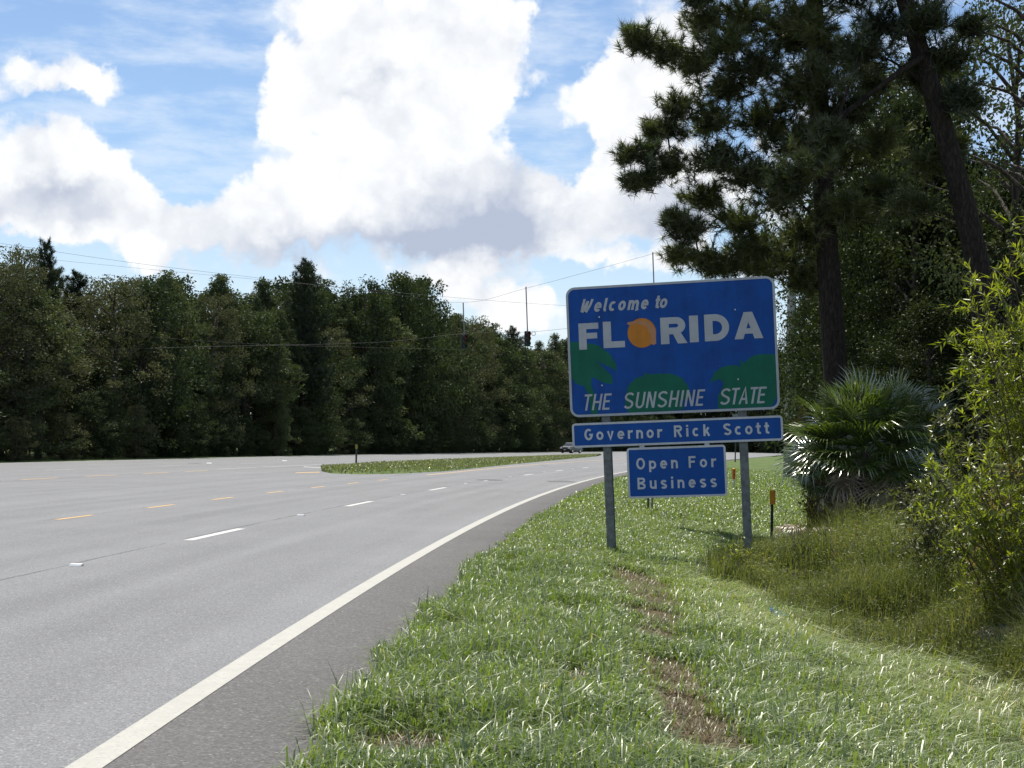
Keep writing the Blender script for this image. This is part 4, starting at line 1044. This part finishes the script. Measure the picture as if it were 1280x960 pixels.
def glyph(ch, w):
    """cap height 1; stroke width w; strokes are centre lines. -> advance, [(pts, closed)]"""
    h = w / 2; t, bt = 1 - h, h; xh = .73
    xt = xh - h
    full = lambda cx_, cy_, rx, ry: (arc(cx_, cy_, rx, ry, 0, 360 - 360 / 24, 24), True)
    if ch == 'G': return .74, [(arc(.37, .5, .37 - h, .5 - h, 50, 335, 22) + [(.74 - h, .47), (.42, .47)], False)]
    if ch == 'O': return .76, [full(.38, .5, .38 - h, .5 - h)]
    if ch == 'R': return .70, [([(h, 0), (h, 1)], False), ([(w * .8, t)] + arc(.42, .73, .28 - h, .27 - h, 90, -90, 12) + [(w * .8, .46 + h)], False), ([(.36, .46), (.70 - h * 1.1, 0)], False)]
    if ch == 'S': return .68, [(arc(.34, .74, .34 - h, .26 - h, 25, 245, 14)[:-1] + arc(.34, .27, .34 - h, .27 - h, 75, -155, 16), False)]
    if ch == 'F': return .60, [([(h, 0), (h, 1)], False), ([(w * .8, t), (.60, t)], False), ([(w * .8, .52), (.53, .52)], False)]
    if ch == 'B': return .70, [([(h, 0), (h, 1)], False), ([(w * .8, t)] + arc(.42, .75, .25 - h, .25 - h, 90, -90, 10) + [(w * .8, .5)], False), ([(w * .8, .5 + .001), (.40, .5)] + arc(.43, .26, .27 - h, .26 - h, 85, -90, 12) + [(w * .8, bt)], False)]
    if ch == 'o': return .62, [full(.31, xh / 2, .31 - h, xh / 2 - h)]
    if ch == 'v': return .60, [([(h, xh), (.30, h * .6), (.60 - h, xh)], False)]
    if ch == 'e': return .60, [([(w * .7, .37)] + [(.60 - h, .37)] + arc(.30, xh / 2, .30 - h, xh / 2 - h, 12, 318, 22), False)]
    if ch == 'r': return .42, [([(h, 0), (h, xh)], False), (arc(.36, xt - .20, .27, .20, 165, 75, 8), False)]
    if ch == 'n': return .58, [([(h, 0), (h, xh)], False), ([(w * .6, xt - .16)] + arc(.31, xt - .21, .27 - h, .21, 140, 0, 12) + [(.58 - h, 0)], False)]
    if ch == 'u': return .58, [([(.58 - h, 0), (.58 - h, xh)], False), ([(h, xh)] + arc(.29, .27 - h * .3, .29 - h, .27 - h * 1.3, 180, 320, 12), False)]
    if ch == 'i': return .18, [([(.09, 0), (.09, xh)], False), ([(.09, .84), (.09, 1.0)], False)]
    if ch == 'c': return .58, [(arc(.30, xh / 2, .30 - h, xh / 2 - h, 48, 312, 20), False)]
    if ch == 'k': return .58, [([(h, 0), (h, 1)], False), ([(w * .8, .30), (.54 - h, xh)], False), ([(.26, .42), (.58 - h, 0)], False)]
    if ch == 't': return .42, [([(.40, .03 + h * .4), (.30, h), (.21, .12), (.19, .22), (.19, .95)], False), ([(0, xt), (.40, xt)], False)]
    if ch == 's': return .54, [(arc(.27, xh - .20, .27 - h, .20 - h * .8, 20, 240, 12)[:-1] + arc(.27, .20, .27 - h, .20 - h * .8, 70, -155, 14), False)]
    if ch == 'p': return .62, [([(h, -.25), (h, xh)], False), (arc(.31, xh / 2, .31 - h, xh / 2 - h, 140, -140, 20), False)]
    if ch == 'T': return .56, [([(.28, 0), (.28, t - h)], False), ([(0, t), (.56, t)], False)]
    if ch == 'H': return .60, [([(h, 0), (h, 1)], False), ([(.60 - h, 0), (.60 - h, 1)], False), ([(w * .8, .5), (.60 - w * .8, .5)], False)]
    if ch == 'E': return .52, [([(h, 0), (h, 1)], False), ([(w * .8, t), (.52, t)], False), ([(w * .8, .52), (.46, .52)], False), ([(w * .8, bt), (.52, bt)], False)]
    if ch == 'U': return .60, [([(h, 1)] + arc(.30, .30, .30 - h, .30 - h, 180, 360, 14) + [(.60 - h, 1)], False)]
    if ch == 'N': return .60, [([(h, 0), (h, 1)], False), ([(.60 - h, 0), (.60 - h, 1)], False), ([(h * 1.2, .98), (.60 - h * 1.2, .02)], False)]
    if ch == 'I': return w + .04, [([(h + .02, 0), (h + .02, 1)], False)]
    if ch == 'A': return .64, [([(h, 0), (.32, 1 - h * .4), (.64 - h, 0)], False), ([(.17, .30), (.47, .30)], False)]
    if ch == 'D': return .66, [([(h, 0), (h, 1)], False), ([(w * .8, t), (.24, t)] + arc(.26, .5, .40 - h, .5 - h, 88, -88, 14) + [(.24, bt), (w * .8, bt)], False)]
    if ch == 'L': return .56, [([(h, 0), (h, 1)], False), ([(w * .8, bt), (.56, bt)], False)]
    if ch == 'W': return 1.0, [([(.10, .88), (.20, 1 - h), (.17, h + .03), (.26, h), (.55, .80)], False), ([(.55, .85), (.50, h + .05), (.60, h), (.82, .55), (.93, .98)], False)]
    if ch == 'l': return .22, [([(.10, 1.0), (.08, .2), (.14, h), (.24, .10)], False)]
    if ch == 'm': return .90, [([(h, 0), (h, xh)], False), ([(w * .6, xt - .16)] + arc(.28, xt - .19, .24 - h, .19, 140, 0, 10) + [(.52 - h, 0)], False), ([(.52 - h * .4, xt - .16)] + arc(.66, xt - .19, .24 - h, .19, 140, 0, 10) + [(.90 - h, .02), (.95, .05)], False)]
    return .4, []
def text(s_, x0, zb, x1, zt, w, mt, parent, shear=0.0, gap=.22, wfac=None, rise=0.0):
    """set s_ between x0 and x1, baseline zb, cap line zt"""
    H_ = zt - zb
    gl = [glyph(c, w) for c in s_]
    adv = sum(g[0] for g in gl); room = (x1 - x0) / H_
    sx = 1.0
    gp = (room - adv) / max(1, len(s_) - 1)
    if wfac: sx = wfac; gp = (room - adv * sx) / max(1, len(s_) - 1)
    x = 0.0
    for g, st in gl:
        mb = MB()
        for k, (pts, cl) in enumerate(st):
            vs_, fs_ = ribbon([(a * sx, b_) for a, b_ in pts], w, cl)
            mb.add([L3(x0 + (x + q.x + shear * q.y) * H_, zb + (q.y + 0) * H_ + rise * (x + q.x) * H_, .0025 + .0007 * k) for q in vs_], fs_)
        if st:
            o = link('letter', mb.mesh('letter'), mt, parent)
            for pl in o.data.polygons:
                if pl.normal.y > 0: pl.flip()
        x += g * sx + gp
text('Welcome', -1.33, .578, -.335, .772, .19, M_LETF, main, shear=.24, wfac=.86)
text('to', -.235, .580, -.06, .772, .19, M_LETF, main, shear=.24, wfac=.86)
for ch, x0, x1 in (('F', -1.355, -1.06), ('L', -.995, -.68), ('R', -.155, .220), ('I', .262, .390), ('D', .478, .842), ('A', .90, 1.308)):
    g, st = glyph(ch, .30)
    if ch == 'I': g, st = .33, [([(.165, 0), (.165, 1)], False)]
    if ch == 'A': g, st = .98, [([(0, 0), (.30, 0), (.605, 1), (.345, 1)], None), ([(.68, 0), (.98, 0), (.635, 1), (.375, 1)], None), ([(.24, .19), (.74, .19), (.68, .39), (.30, .39)], None)]
    if ch == 'R': g, st = .92, [([(.15, 0), (.15, 1)], False), ([(.24, .875)] + arc(.54, .68, .22, .195, 90, -90, 12) + [(.24, .485)], False), ([(.40, .44), (.66, .50), (.94, 0), (.60, 0)], None)]
    if ch == 'D': g, st = .92, [([(.15, 0), (.15, 1)], False), ([(.24, .875), (.36, .875)] + arc(.38, .5, .385, .375, 88, -88, 16) + [(.36, .125), (.24, .125)], False)]
    if ch == 'F': g, st = .78, [([(.15, 0), (.15, 1)], False), ([(.24, .885), (.78, .885)], False), ([(.24, .515), (.72, .515)], False)]
    if ch == 'L': g, st = .80, [([(.15, 0), (.15, 1)], False), ([(.24, .12), (.80, .12)], False)]
    sx = (x1 - x0) / g; zb = .035 + (x0 + 1.35) * .0165; H_ = .385; mb = MB()
    wd = {'F': [.30, .23, .22], 'L': [.30, .24], 'R': [.30, .25, .31], 'D': [.30, .25], 'I': [.33], 'A': [0, 0, 0]}[ch]
    for k, (pts, cl) in enumerate(st):
        vs_, fs_ = ribbon(pts, wd[k], cl) if cl is not None else ([Vector(q) for q in pts], [(0, 1, 2, 3)])
        mb.add([L3(x0 + q.x * sx, zb + q.y * H_, .0025 + .0008 * k) for q in vs_], fs_)
    o = link('letter', mb.mesh('letter'), M_LETF, main)
    for pl in o.data.polygons:
        if pl.normal.y > 0: pl.flip()
def flat(name, pts, h, mt, parent):
    me = bpy.data.meshes.new(name); me.from_pydata([L3(a, b_, h) for a, b_ in pts], [], [tuple(range(len(pts)))])
    bm = bmesh.new(); bm.from_mesh(me); bmesh.ops.triangulate(bm, faces=bm.faces[:])
    for f in bm.faces:
        f.normal_update()
        if f.normal.y > 0: f.normal_flip()
    bm.to_mesh(me); bm.free()
    return link(name, me, mt, parent)
flat('orange_disc', arc(-.428, .235, .208, .215, 0, 352, 40), .0022, M_ORANGE, main)['label'] = 'round orange standing for the letter O'
flat('salmon_patch', [(-.60, .36), (-.50, .375), (-.36, .33), (-.30, .20), (-.31, .08), (-.27, .05), (-.225, .07), (-.225, .26), (-.29, .36), (-.38, .41), (-.50, .415), (-.63, .40), (-.635, .37)], .0032, M_SALMON, main)
flat('palm_motif', [(-1.49, 0.159), (-1.341, 0.149), (-1.077, 0.092), (-0.906, -0.048), (-0.824, -0.198), (-0.813, -0.301), (-0.914, -0.238), (-1.029, -0.188), (-1.13, -0.125), (-1.002, -0.248), (-0.89, -0.37), (-0.88, -0.487), (-1.011, -0.467), (-1.184, -0.371), (-1.203, -0.473), (-1.151, -0.651), (-1.117, -0.913), (-1.221, -0.911), (-1.24, -0.647), (-1.308, -0.497), (-1.425, -0.463), (-1.49, -0.371)], .0012, M_GREEN, main)
flat('palm_motif', [(-0.695, -0.641), (-0.661, -0.526), (-0.54, -0.415), (-0.422, -0.392), (-0.406, -0.34), (-0.334, -0.373), (-0.247, -0.365), (-0.016, -0.376), (0.126, -0.446), (0.207, -0.565), (0.258, -0.711), (0.112, -0.777), (0.136, -0.894), (-0.038, -0.912), (-0.27, -0.912), (-0.678, -0.912), (-0.716, -0.786)], .0012, M_GREEN, main)
flat('palm_motif', [(0.524, -0.536), (0.587, -0.395), (0.704, -0.314), (0.847, -0.292), (0.974, -0.313), (0.95, -0.211), (1.019, -0.272), (1.136, -0.177), (1.25, -0.154), (1.464, -0.165), (1.464, -0.764), (1.42, -0.86), (1.36, -0.912), (0.619, -0.912), (0.63, -0.727), (0.722, -0.559), (0.668, -0.485), (0.582, -0.51)], .0012, M_GREEN, main)
for s_, x0, x1 in (('THE', -1.345, -.95), ('SUNSHINE', -.745, .405), ('STATE', .645, 1.28)):
    text(s_, x0, -.857, x1, -.622, .125, M_LETF, main, shear=.20, wfac=.84)
for s_, x0, x1 in (('Governor', -1.33, -.193), ('Rick', -.022, .497), ('Scott', .685, 1.335)): text(s_, x0, -1.293, x1, -1.125, .18, M_LET, gov)
for s_, x0, x1, zb in (('Open', -.587, .014, -1.742), ('For', .170, .563, -1.742), ('Business', -.580, .560, -2.028)): text(s_, x0, zb, x1, zb + .167, .175, M_LET, opn)
# rivet heads in pairs
rv = MB().tube([(0, 0, 0), (0, -.003, 0)], [.005, .003], 8).mesh('rivet'); rv.materials.append(M_STEEL)
for x_, z_ in ((.62, .17), (.66, .13), (.62, .09), (.66, .05), (-.02, -.02), (.03, -.02), (.63, -.30), (.67, -.30), (.3, .74), (.6, .70), (-.08, .62), (1.02, .60), (-.9, .74)):
    o = link('rivet', rv, None, main); o.location = L3(x_, z_, .001)
# posts: H sections, flange to the front
def hbeam(x0, top, bot, w=.118, d=.13, t=.012):
    mb = MB(); zc, hh = (top + bot) / 2 + HB, top - bot
    y0 = .045
    mb.box((x0, y0 + t / 2, zc), (w, t, hh)); mb.box((x0, y0 + d - t / 2, zc), (w, t, hh)); mb.box((x0, y0 + d / 2, zc), (t, d - 2 * t, hh - .002))
    mb.build('post', M_STEEL, sign, bevel=.003)
hbeam(-1.012, .80, -HB - .15); hbeam(.957, .80, -HB - .50)
for x_ in (-.50, .44):                        # hangers carrying the small panel
    MB().box((x_, .05, -1.50 + HB), (.07, .012, .55)).build('hanger', M_ALU, sign)
for x_, z_ in ((-1.012, .5), (-1.012, -.5), (.957, .5), (.957, -.5)):
    MB().tube([L3(x_ - .03, z_, .006), L3(x_ - .03, z_, .001)], [.010, .012], 8).build('bolt', M_ALU, sign)

# ------------------------------------------------------------------ span wires, signals, strain poles
M_WIRE = simple('black cable', (.035, .035, .04), .6)
M_CONC = simple('grey concrete pole', (.36, .35, .33), .85, var=.2)
M_BLACK = simple('dark signal housing', (.018, .018, .018), .45)
M_GALV = simple('galvanised pipe', (.22, .23, .24), .5, .6)
def cable(name, pts, r_, label, cat='cable'):
    V = [Vector(P(*q)) for q in pts]; sm = []
    for k in range(len(V) - 1):
        a0, a1, a2, a3 = V[max(0, k - 1)], V[k], V[k + 1], V[min(len(V) - 1, k + 2)]
        for t in np.linspace(0, 1, 8, endpoint=False):
            t = float(t); sm.append(.5 * ((2 * a1) + (a2 - a0) * t + (2 * a0 - 5 * a1 + 4 * a2 - a3) * t * t + (3 * a1 - a0 - 3 * a2 + a3) * t ** 3))
    sm.append(V[-1]); c0 = sm[0].copy()
    o = MB().tube([q - c0 for q in sm], r_, 5).build(name, M_WIRE, None, True); o.location = c0
    return tag(o, label, cat)
PX1, PD1 = 991, 96.0
def pole(px, D, pytop, r0, r1, label):
    t = P(px, pytop, D); root = empty('strain_pole', (t[0], t[1], -.3)); h = t[2] + .3
    MB().tube([(0, 0, 0), (0, 0, h * .5), (0, 0, h)], [r0, (r0 + r1) / 2, r1], 14).build('shaft', M_CONC, root, True)
    MB().tube([(0, 0, h), (0, 0, h + .12)], [r1 + .015, r1 * .7], 14).build('cap', M_CONC, root, True)
    for dz_ in (.4, 7.0): MB().tube([(0, 0, h - dz_ - .08), (0, 0, h - dz_ + .08)], [r1 + .08, r1 + .08], 14).build('clamp', M_GALV, root)
    tag(root, label, 'pole')
pole(PX1, PD1, 258, .40, .24, 'grey concrete strain pole right of the sign behind the near pine')
pole(-170, 88, 272, .40, .24, 'grey concrete strain pole at the left end of the span wires')
cable('span_wire', [(-170, 278, 88), (0, 304, 92), (170, 329, 97), (345, 350, 102), (470, 365, 106), (579, 378, 108), (659, 360, 105), (816.5, 317, 101), (900, 291, 98.5), (991, 264, 96)], .009, 'topmost thin cable crossing the sky from the left to the signal rods')
cable('span_wire', [(-170, 292, 112), (0, 317, 114), (170, 335, 115), (340, 351, 116), (534, 369, 116), (690, 381, 115), (860, 388, 112), (991, 390, 110)], .009, 'thin cable just below the topmost one at the upper left', 'cable')
cable('tether_wire', [(-170, 440, 88), (0, 441, 92), (230, 434, 100), (470, 428, 106), (579, 417, 108), (659, 415, 105), (705, 411, 103.5), (816.5, 400, 101), (991, 380, 96)], .010, 'lowest cable tying the signal heads together in front of the trees')
cable('tether_wire', [(-170, 392, 88), (100, 414, 96), (300, 429, 103), (450, 434, 106), (579, 437, 108)], .006, 'faint sloping cable in front of the dark trees on the left')
M_RED = simple('dull red lens', (.16, .02, .015), .3); M_AMB = simple('dull amber lens', (.12, .06, .01), .3); M_GRN = simple('dull green lens', (.01, .06, .04), .3)
def signal(px, pytop, pybot, D, label, rz):
    t, b_ = P(px, pytop, D), P(px + (pybot - pytop) * .035, pybot, D)
    root = empty('traffic_signal', (b_[0], b_[1], b_[2])); tag(root, label, 'traffic light', 'span wire signals')
    root.rotation_euler = (0, 0, rz)
    tv = Vector(t - b_); tv = Matrix.Rotation(-rz, 3, 'Z') @ tv
    MB().tube([(0, 0, 0), tv], [.045, .045], 8).build('drop_pipe', M_GALV, root)
    MB().box((0, 0, -.54), (.40, .24, 1.08)).build('housing', M_BLACK, root, bevel=.02)
    MB().tube([tv, tv + Vector((0, 0, .1))], [.06, .03], 8).build('wire_clamp', M_GALV, root)
    for k, ml in enumerate((M_RED, M_AMB, M_GRN)):
        z = -.19 - .35 * k
        MB().tube([(0, -.125, z), (0, -.135, z), (0, -.14, z)], [.145, .13, .02], 14).build('lens', ml, root)
        vz = MB(); n = 12; vs_, fs_ = [], []
        for q in range(n + 1):
            a_ = rad(-30 + 240 * q / n); vs_ += [(.165 * math.cos(a_), -.12, z + .165 * math.sin(a_)), (.165 * math.cos(a_), -.36, z + .165 * math.sin(a_)), (.15 * math.cos(a_), -.12, z + .15 * math.sin(a_)), (.15 * math.cos(a_), -.36, z + .15 * math.sin(a_))]
        for q in range(n): o4 = q * 4; fs_ += [(o4, o4 + 1, o4 + 5, o4 + 4), (o4 + 2, o4 + 6, o4 + 7, o4 + 3), (o4 + 1, o4 + 3, o4 + 7, o4 + 5)]
        vz.add(vs_, fs_).build('visor', M_BLACK, root)
signal(579, 380, 418, 108, 'leftmost hanging traffic light in front of the tree tops', .35)
signal(657.5, 360, 414, 105, 'hanging traffic light on a rod just left of the sign', .3)
signal(816, 317, 402, 101, 'traffic light whose rod rises above the top edge of the sign', .3)
c0 = P(667, 417, 105)
ring = MB().tube([(.14 * math.cos(a_), 0, .14 * math.sin(a_)) for a_ in np.linspace(0, 2 * math.pi, 17)], .018, 5, cap=False).build('cable_loop', M_WIRE); ring.location = c0
tag(ring, 'small coil of spare cable beside the traffic light left of the sign', 'cable')

# ------------------------------------------------------------------ markers
M_MORANGE = simple('orange marker plastic', (.72, .32, .03), .55); M_MRED = simple('red orange marker plastic', (.60, .10, .02), .5); M_MWHITE = simple('white marker plastic', (.7, .7, .66), .5)
M_POST = simple('dark steel post', (.045, .05, .045), .6); M_REFY = simple('yellow reflector', (.30, .25, .05), .4)
def foot(px, py, zguess=0.0):
    g = G(px, py, zguess)
    for _ in range(4): g = G(px, py, float(zg(g[0], g[1])))
    return g
g = foot(964.5, 684, -.4); D = g[1]; k = D / F_PX
mk_ = empty('marker_post', (g[0], g[1], g[2] - .02), .25); tag(mk_, 'orange plaque marker on a thin dark post right of the sign', 'marker')
hpl = (684 - 612) * k; zc_, zh_ = (hpl - .12) / 2, hpl + .08
u = MB(); u.box((0, .014, zc_), (.05, .006, zh_)); u.box((-.022, .004, zc_), (.006, .022, zh_)); u.box((.022, .004, zc_), (.006, .022, zh_)); u.build('post', M_POST, mk_)
MB().prism(rrect(-.062, hpl - .28, .062, hpl, .015, 4), 0, .004, lambda a, b_, h: (a, -.012 - h, b_)).build('plaque', M_MORANGE, mk_)
MB().box((0, -.006, hpl - .14), (.02, .012, .02)).build('bolt', M_ALU, mk_)
g = foot(917, 611, -.3); k = g[1] / F_PX; hp = 25 * k
mk_ = empty('marker_post', (g[0], g[1], g[2])); tag(mk_, 'slim red orange and white marker post behind the sign beside its right post', 'marker')
MB().tube([(0, 0, -.05), (0, 0, hp * .48)], [.06, .06], 10).build('lower_tube', M_MWHITE, mk_)
MB().tube([(0, 0, hp * .48), (0, 0, hp * .96)], [.075, .075], 10).build('upper_tube', M_MRED, mk_)
MB().tube([(0, 0, hp * .96), (0, 0, hp), (0, 0, hp * 1.02)], [.09, .09, .04], 10).build('cap', M_MORANGE, mk_)
g = foot(445, 583.3); k = g[1] / F_PX; hp = 26 * k
mk_ = empty('delineator_post', (g[0], g[1], g[2] + .08)); tag(mk_, 'dark delineator post with a yellow reflector on the median nose', 'marker')
u = MB(); u.box((0, 0, hp * .4), (.10, .02, hp * .85)); u.box((-.045, .02, hp * .4), (.012, .04, hp * .85)); u.box((.045, .02, hp * .4), (.012, .04, hp * .85)); u.build('post', M_POST, mk_)
MB().prism(rrect(-.07, hp * .78, .07, hp, .02, 4), 0, .01, lambda a, b_, h: (a, -.014 - h, b_)).build('reflector_plate', M_REFY, mk_)
g = foot(810, 637, -.2)
mk_ = empty('marker_post', (g[0], g[1], g[2])); tag(mk_, 'pair of thin dark legs showing below the Open For Business panel', 'marker')
for x_, m_ in ((0, M_POST), (.1, M_GALV)): MB().tube([(x_, 0, -.05), (x_, 0, .75)], [.025, .025], 6).build('leg', m_, mk_)
MB().box((.05, -.03, .62), (.3, .02, .22)).build('plate', M_GALV, mk_)
g = foot(919, 577, -.2); hp = 60 * g[1] / F_PX
mk_ = empty('road_sign_post', (g[0], g[1], g[2])); tag(mk_, 'thin dark far sign post beside the right post of the welcome sign', 'post')
MB().tube([(0, 0, -.05), (0, 0, hp)], [.07, .07], 6).build('post', M_POST, mk_); MB().box((0, -.09, hp - .5), (.75, .02, .9)).build('plate', M_GALV, mk_)
# litter scrap
g = foot(972, 785, -.35); lb = bmesh.new()
bmesh.ops.create_grid(lb, x_segments=6, y_segments=6, size=.06)
for v_ in lb.verts: v_.co.z += RG.normal(0, .016); v_.co.x *= 1.3
me = bpy.data.meshes.new('litter'); lb.to_mesh(me); lb.free()
m, b, out = mat('litter print'); principled(b, out, b.mix(b.ramp(b.noise(objc(b), 14, 2, .5), .48, .54), (.7, .75, .75), (.06, .35, .55)), .5)
o = link('litter_scrap', me, m); o.location = (g[0], g[1], g[2] + .14); o.rotation_euler = (.5, .3, .4)
s_ = o.modifiers.new('thick', 'SOLIDIFY'); s_.thickness = .003
tag(o, 'small blue and white scrap of litter lying in the long grass', 'litter')

# ------------------------------------------------------------------ the car far down the other carriageway
M_CAR = simple('dark blue car paint', (.008, .011, .024), .35, .1, var=.05, coat=.6); M_GLASS = simple('car glass', (.03, .04, .05), .12, spec=.5)
M_TYRE = simple('tyre rubber', (.015, .015, .015), .8); M_RIM = simple('alloy rim', (.45, .46, .48), .3, .9); M_LAMP = simple('headlamp glass', (.85, .86, .88), .08, spec=1.0); M_CHR = simple('chrome', (.25, .25, .26), .3, .8)
def car():
    root = empty('parked_car'); wv = .93
    side = [(-2.35, .42), (-2.38, .78), (-2.28, 1.0), (-1.25, 1.12), (-.55, 1.70), (1.95, 1.74), (2.32, 1.12), (2.40, .6), (2.34, .40)]
    belt = {0: 1, 1: 1, 2: .97, 3: 1, 4: .80, 5: .80, 6: .98, 7: 1, 8: 1}
    mb = MB(); n = len(side); nv = [0]
    vs_ = [(-wv * belt[i], x_, z_) for i, (x_, z_) in enumerate(side)] + [(wv * belt[i], x_, z_) for i, (x_, z_) in enumerate(side)]
    mb.add(vs_, [tuple(range(n)), tuple(range(n, 2 * n))[::-1]] + [(i, n + i, n + (i + 1) % n, (i + 1) % n) for i in range(n)])
    mb.build('body', M_CAR, root, bevel=.06)
    up = lambda a, b_, t: (a[0] + (b_[0] - a[0]) * t, a[1] + (b_[1] - a[1]) * t)
    # windscreen
    a0, a1 = up(side[3], side[4], .08), up(side[3], side[4], .92)
    MB().add([(-.84, a0[0] - .02, a0[1] + .02), (.84, a0[0] - .02, a0[1] + .02), (.70, a1[0] - .02, a1[1] + .02), (-.70, a1[0] - .02, a1[1] + .02)], [(0, 1, 2, 3)]).build('windscreen', M_GLASS, root)
    for sx in (-1, 1):
        for y0, y1, y2, y3 in ((-.95, .20, .20, -.50), (.30, 1.25, 1.25, .30), (1.33, 2.05, 1.85, 1.33)):
            MB().add([(sx * .965, y0, 1.16), (sx * .965, y1, 1.16), (sx * .80, y2, 1.62), (sx * .80, y3, 1.62)], [(0, 1, 2, 3)]).build('side_window', M_GLASS, root)
        MB().box((sx * .70, -2.36, .82), (.40, .06, .18)).build('headlight', M_LAMP, root, bevel=.03)
        MB().box((sx * 1.05, -.85, 1.17), (.2, .12, .14)).build('mirror', M_CAR, root, bevel=.03)
        for y_ in (-1.45, 1.45):
            w_ = MB().tube([(sx * .74, y_, .36), (sx * .96, y_, .36)], [.36, .36], 20).build('wheel', M_TYRE, root)
            MB().tube([(sx * .965, y_, .36), (sx * .975, y_, .36)], [.24, .2], 14).build('rim', M_RIM, w_)
    MB().box((0, -2.39, .80), (.85, .04, .17)).build('grille', M_CHR, root)
    MB().box((0, -2.40, .50), (1.7, .10, .18)).build('bumper', M_BLACK, root, bevel=.03)
    MB().box((0, -2.46, .55), (.32, .01, .16)).build('number_plate', M_MWHITE, root)
    return root
c = car(); c.name = 'sport_utility_car'
g = G(714, 566.5); c.location = (g[0], g[1], .002); c.rotation_euler = (0, 0, rad(-28)); c.scale = (.98,) * 3
tag(c, 'dark blue sport utility car on the far carriageway at the left edge of the sign', 'car')
bpy.context.view_layer.update()
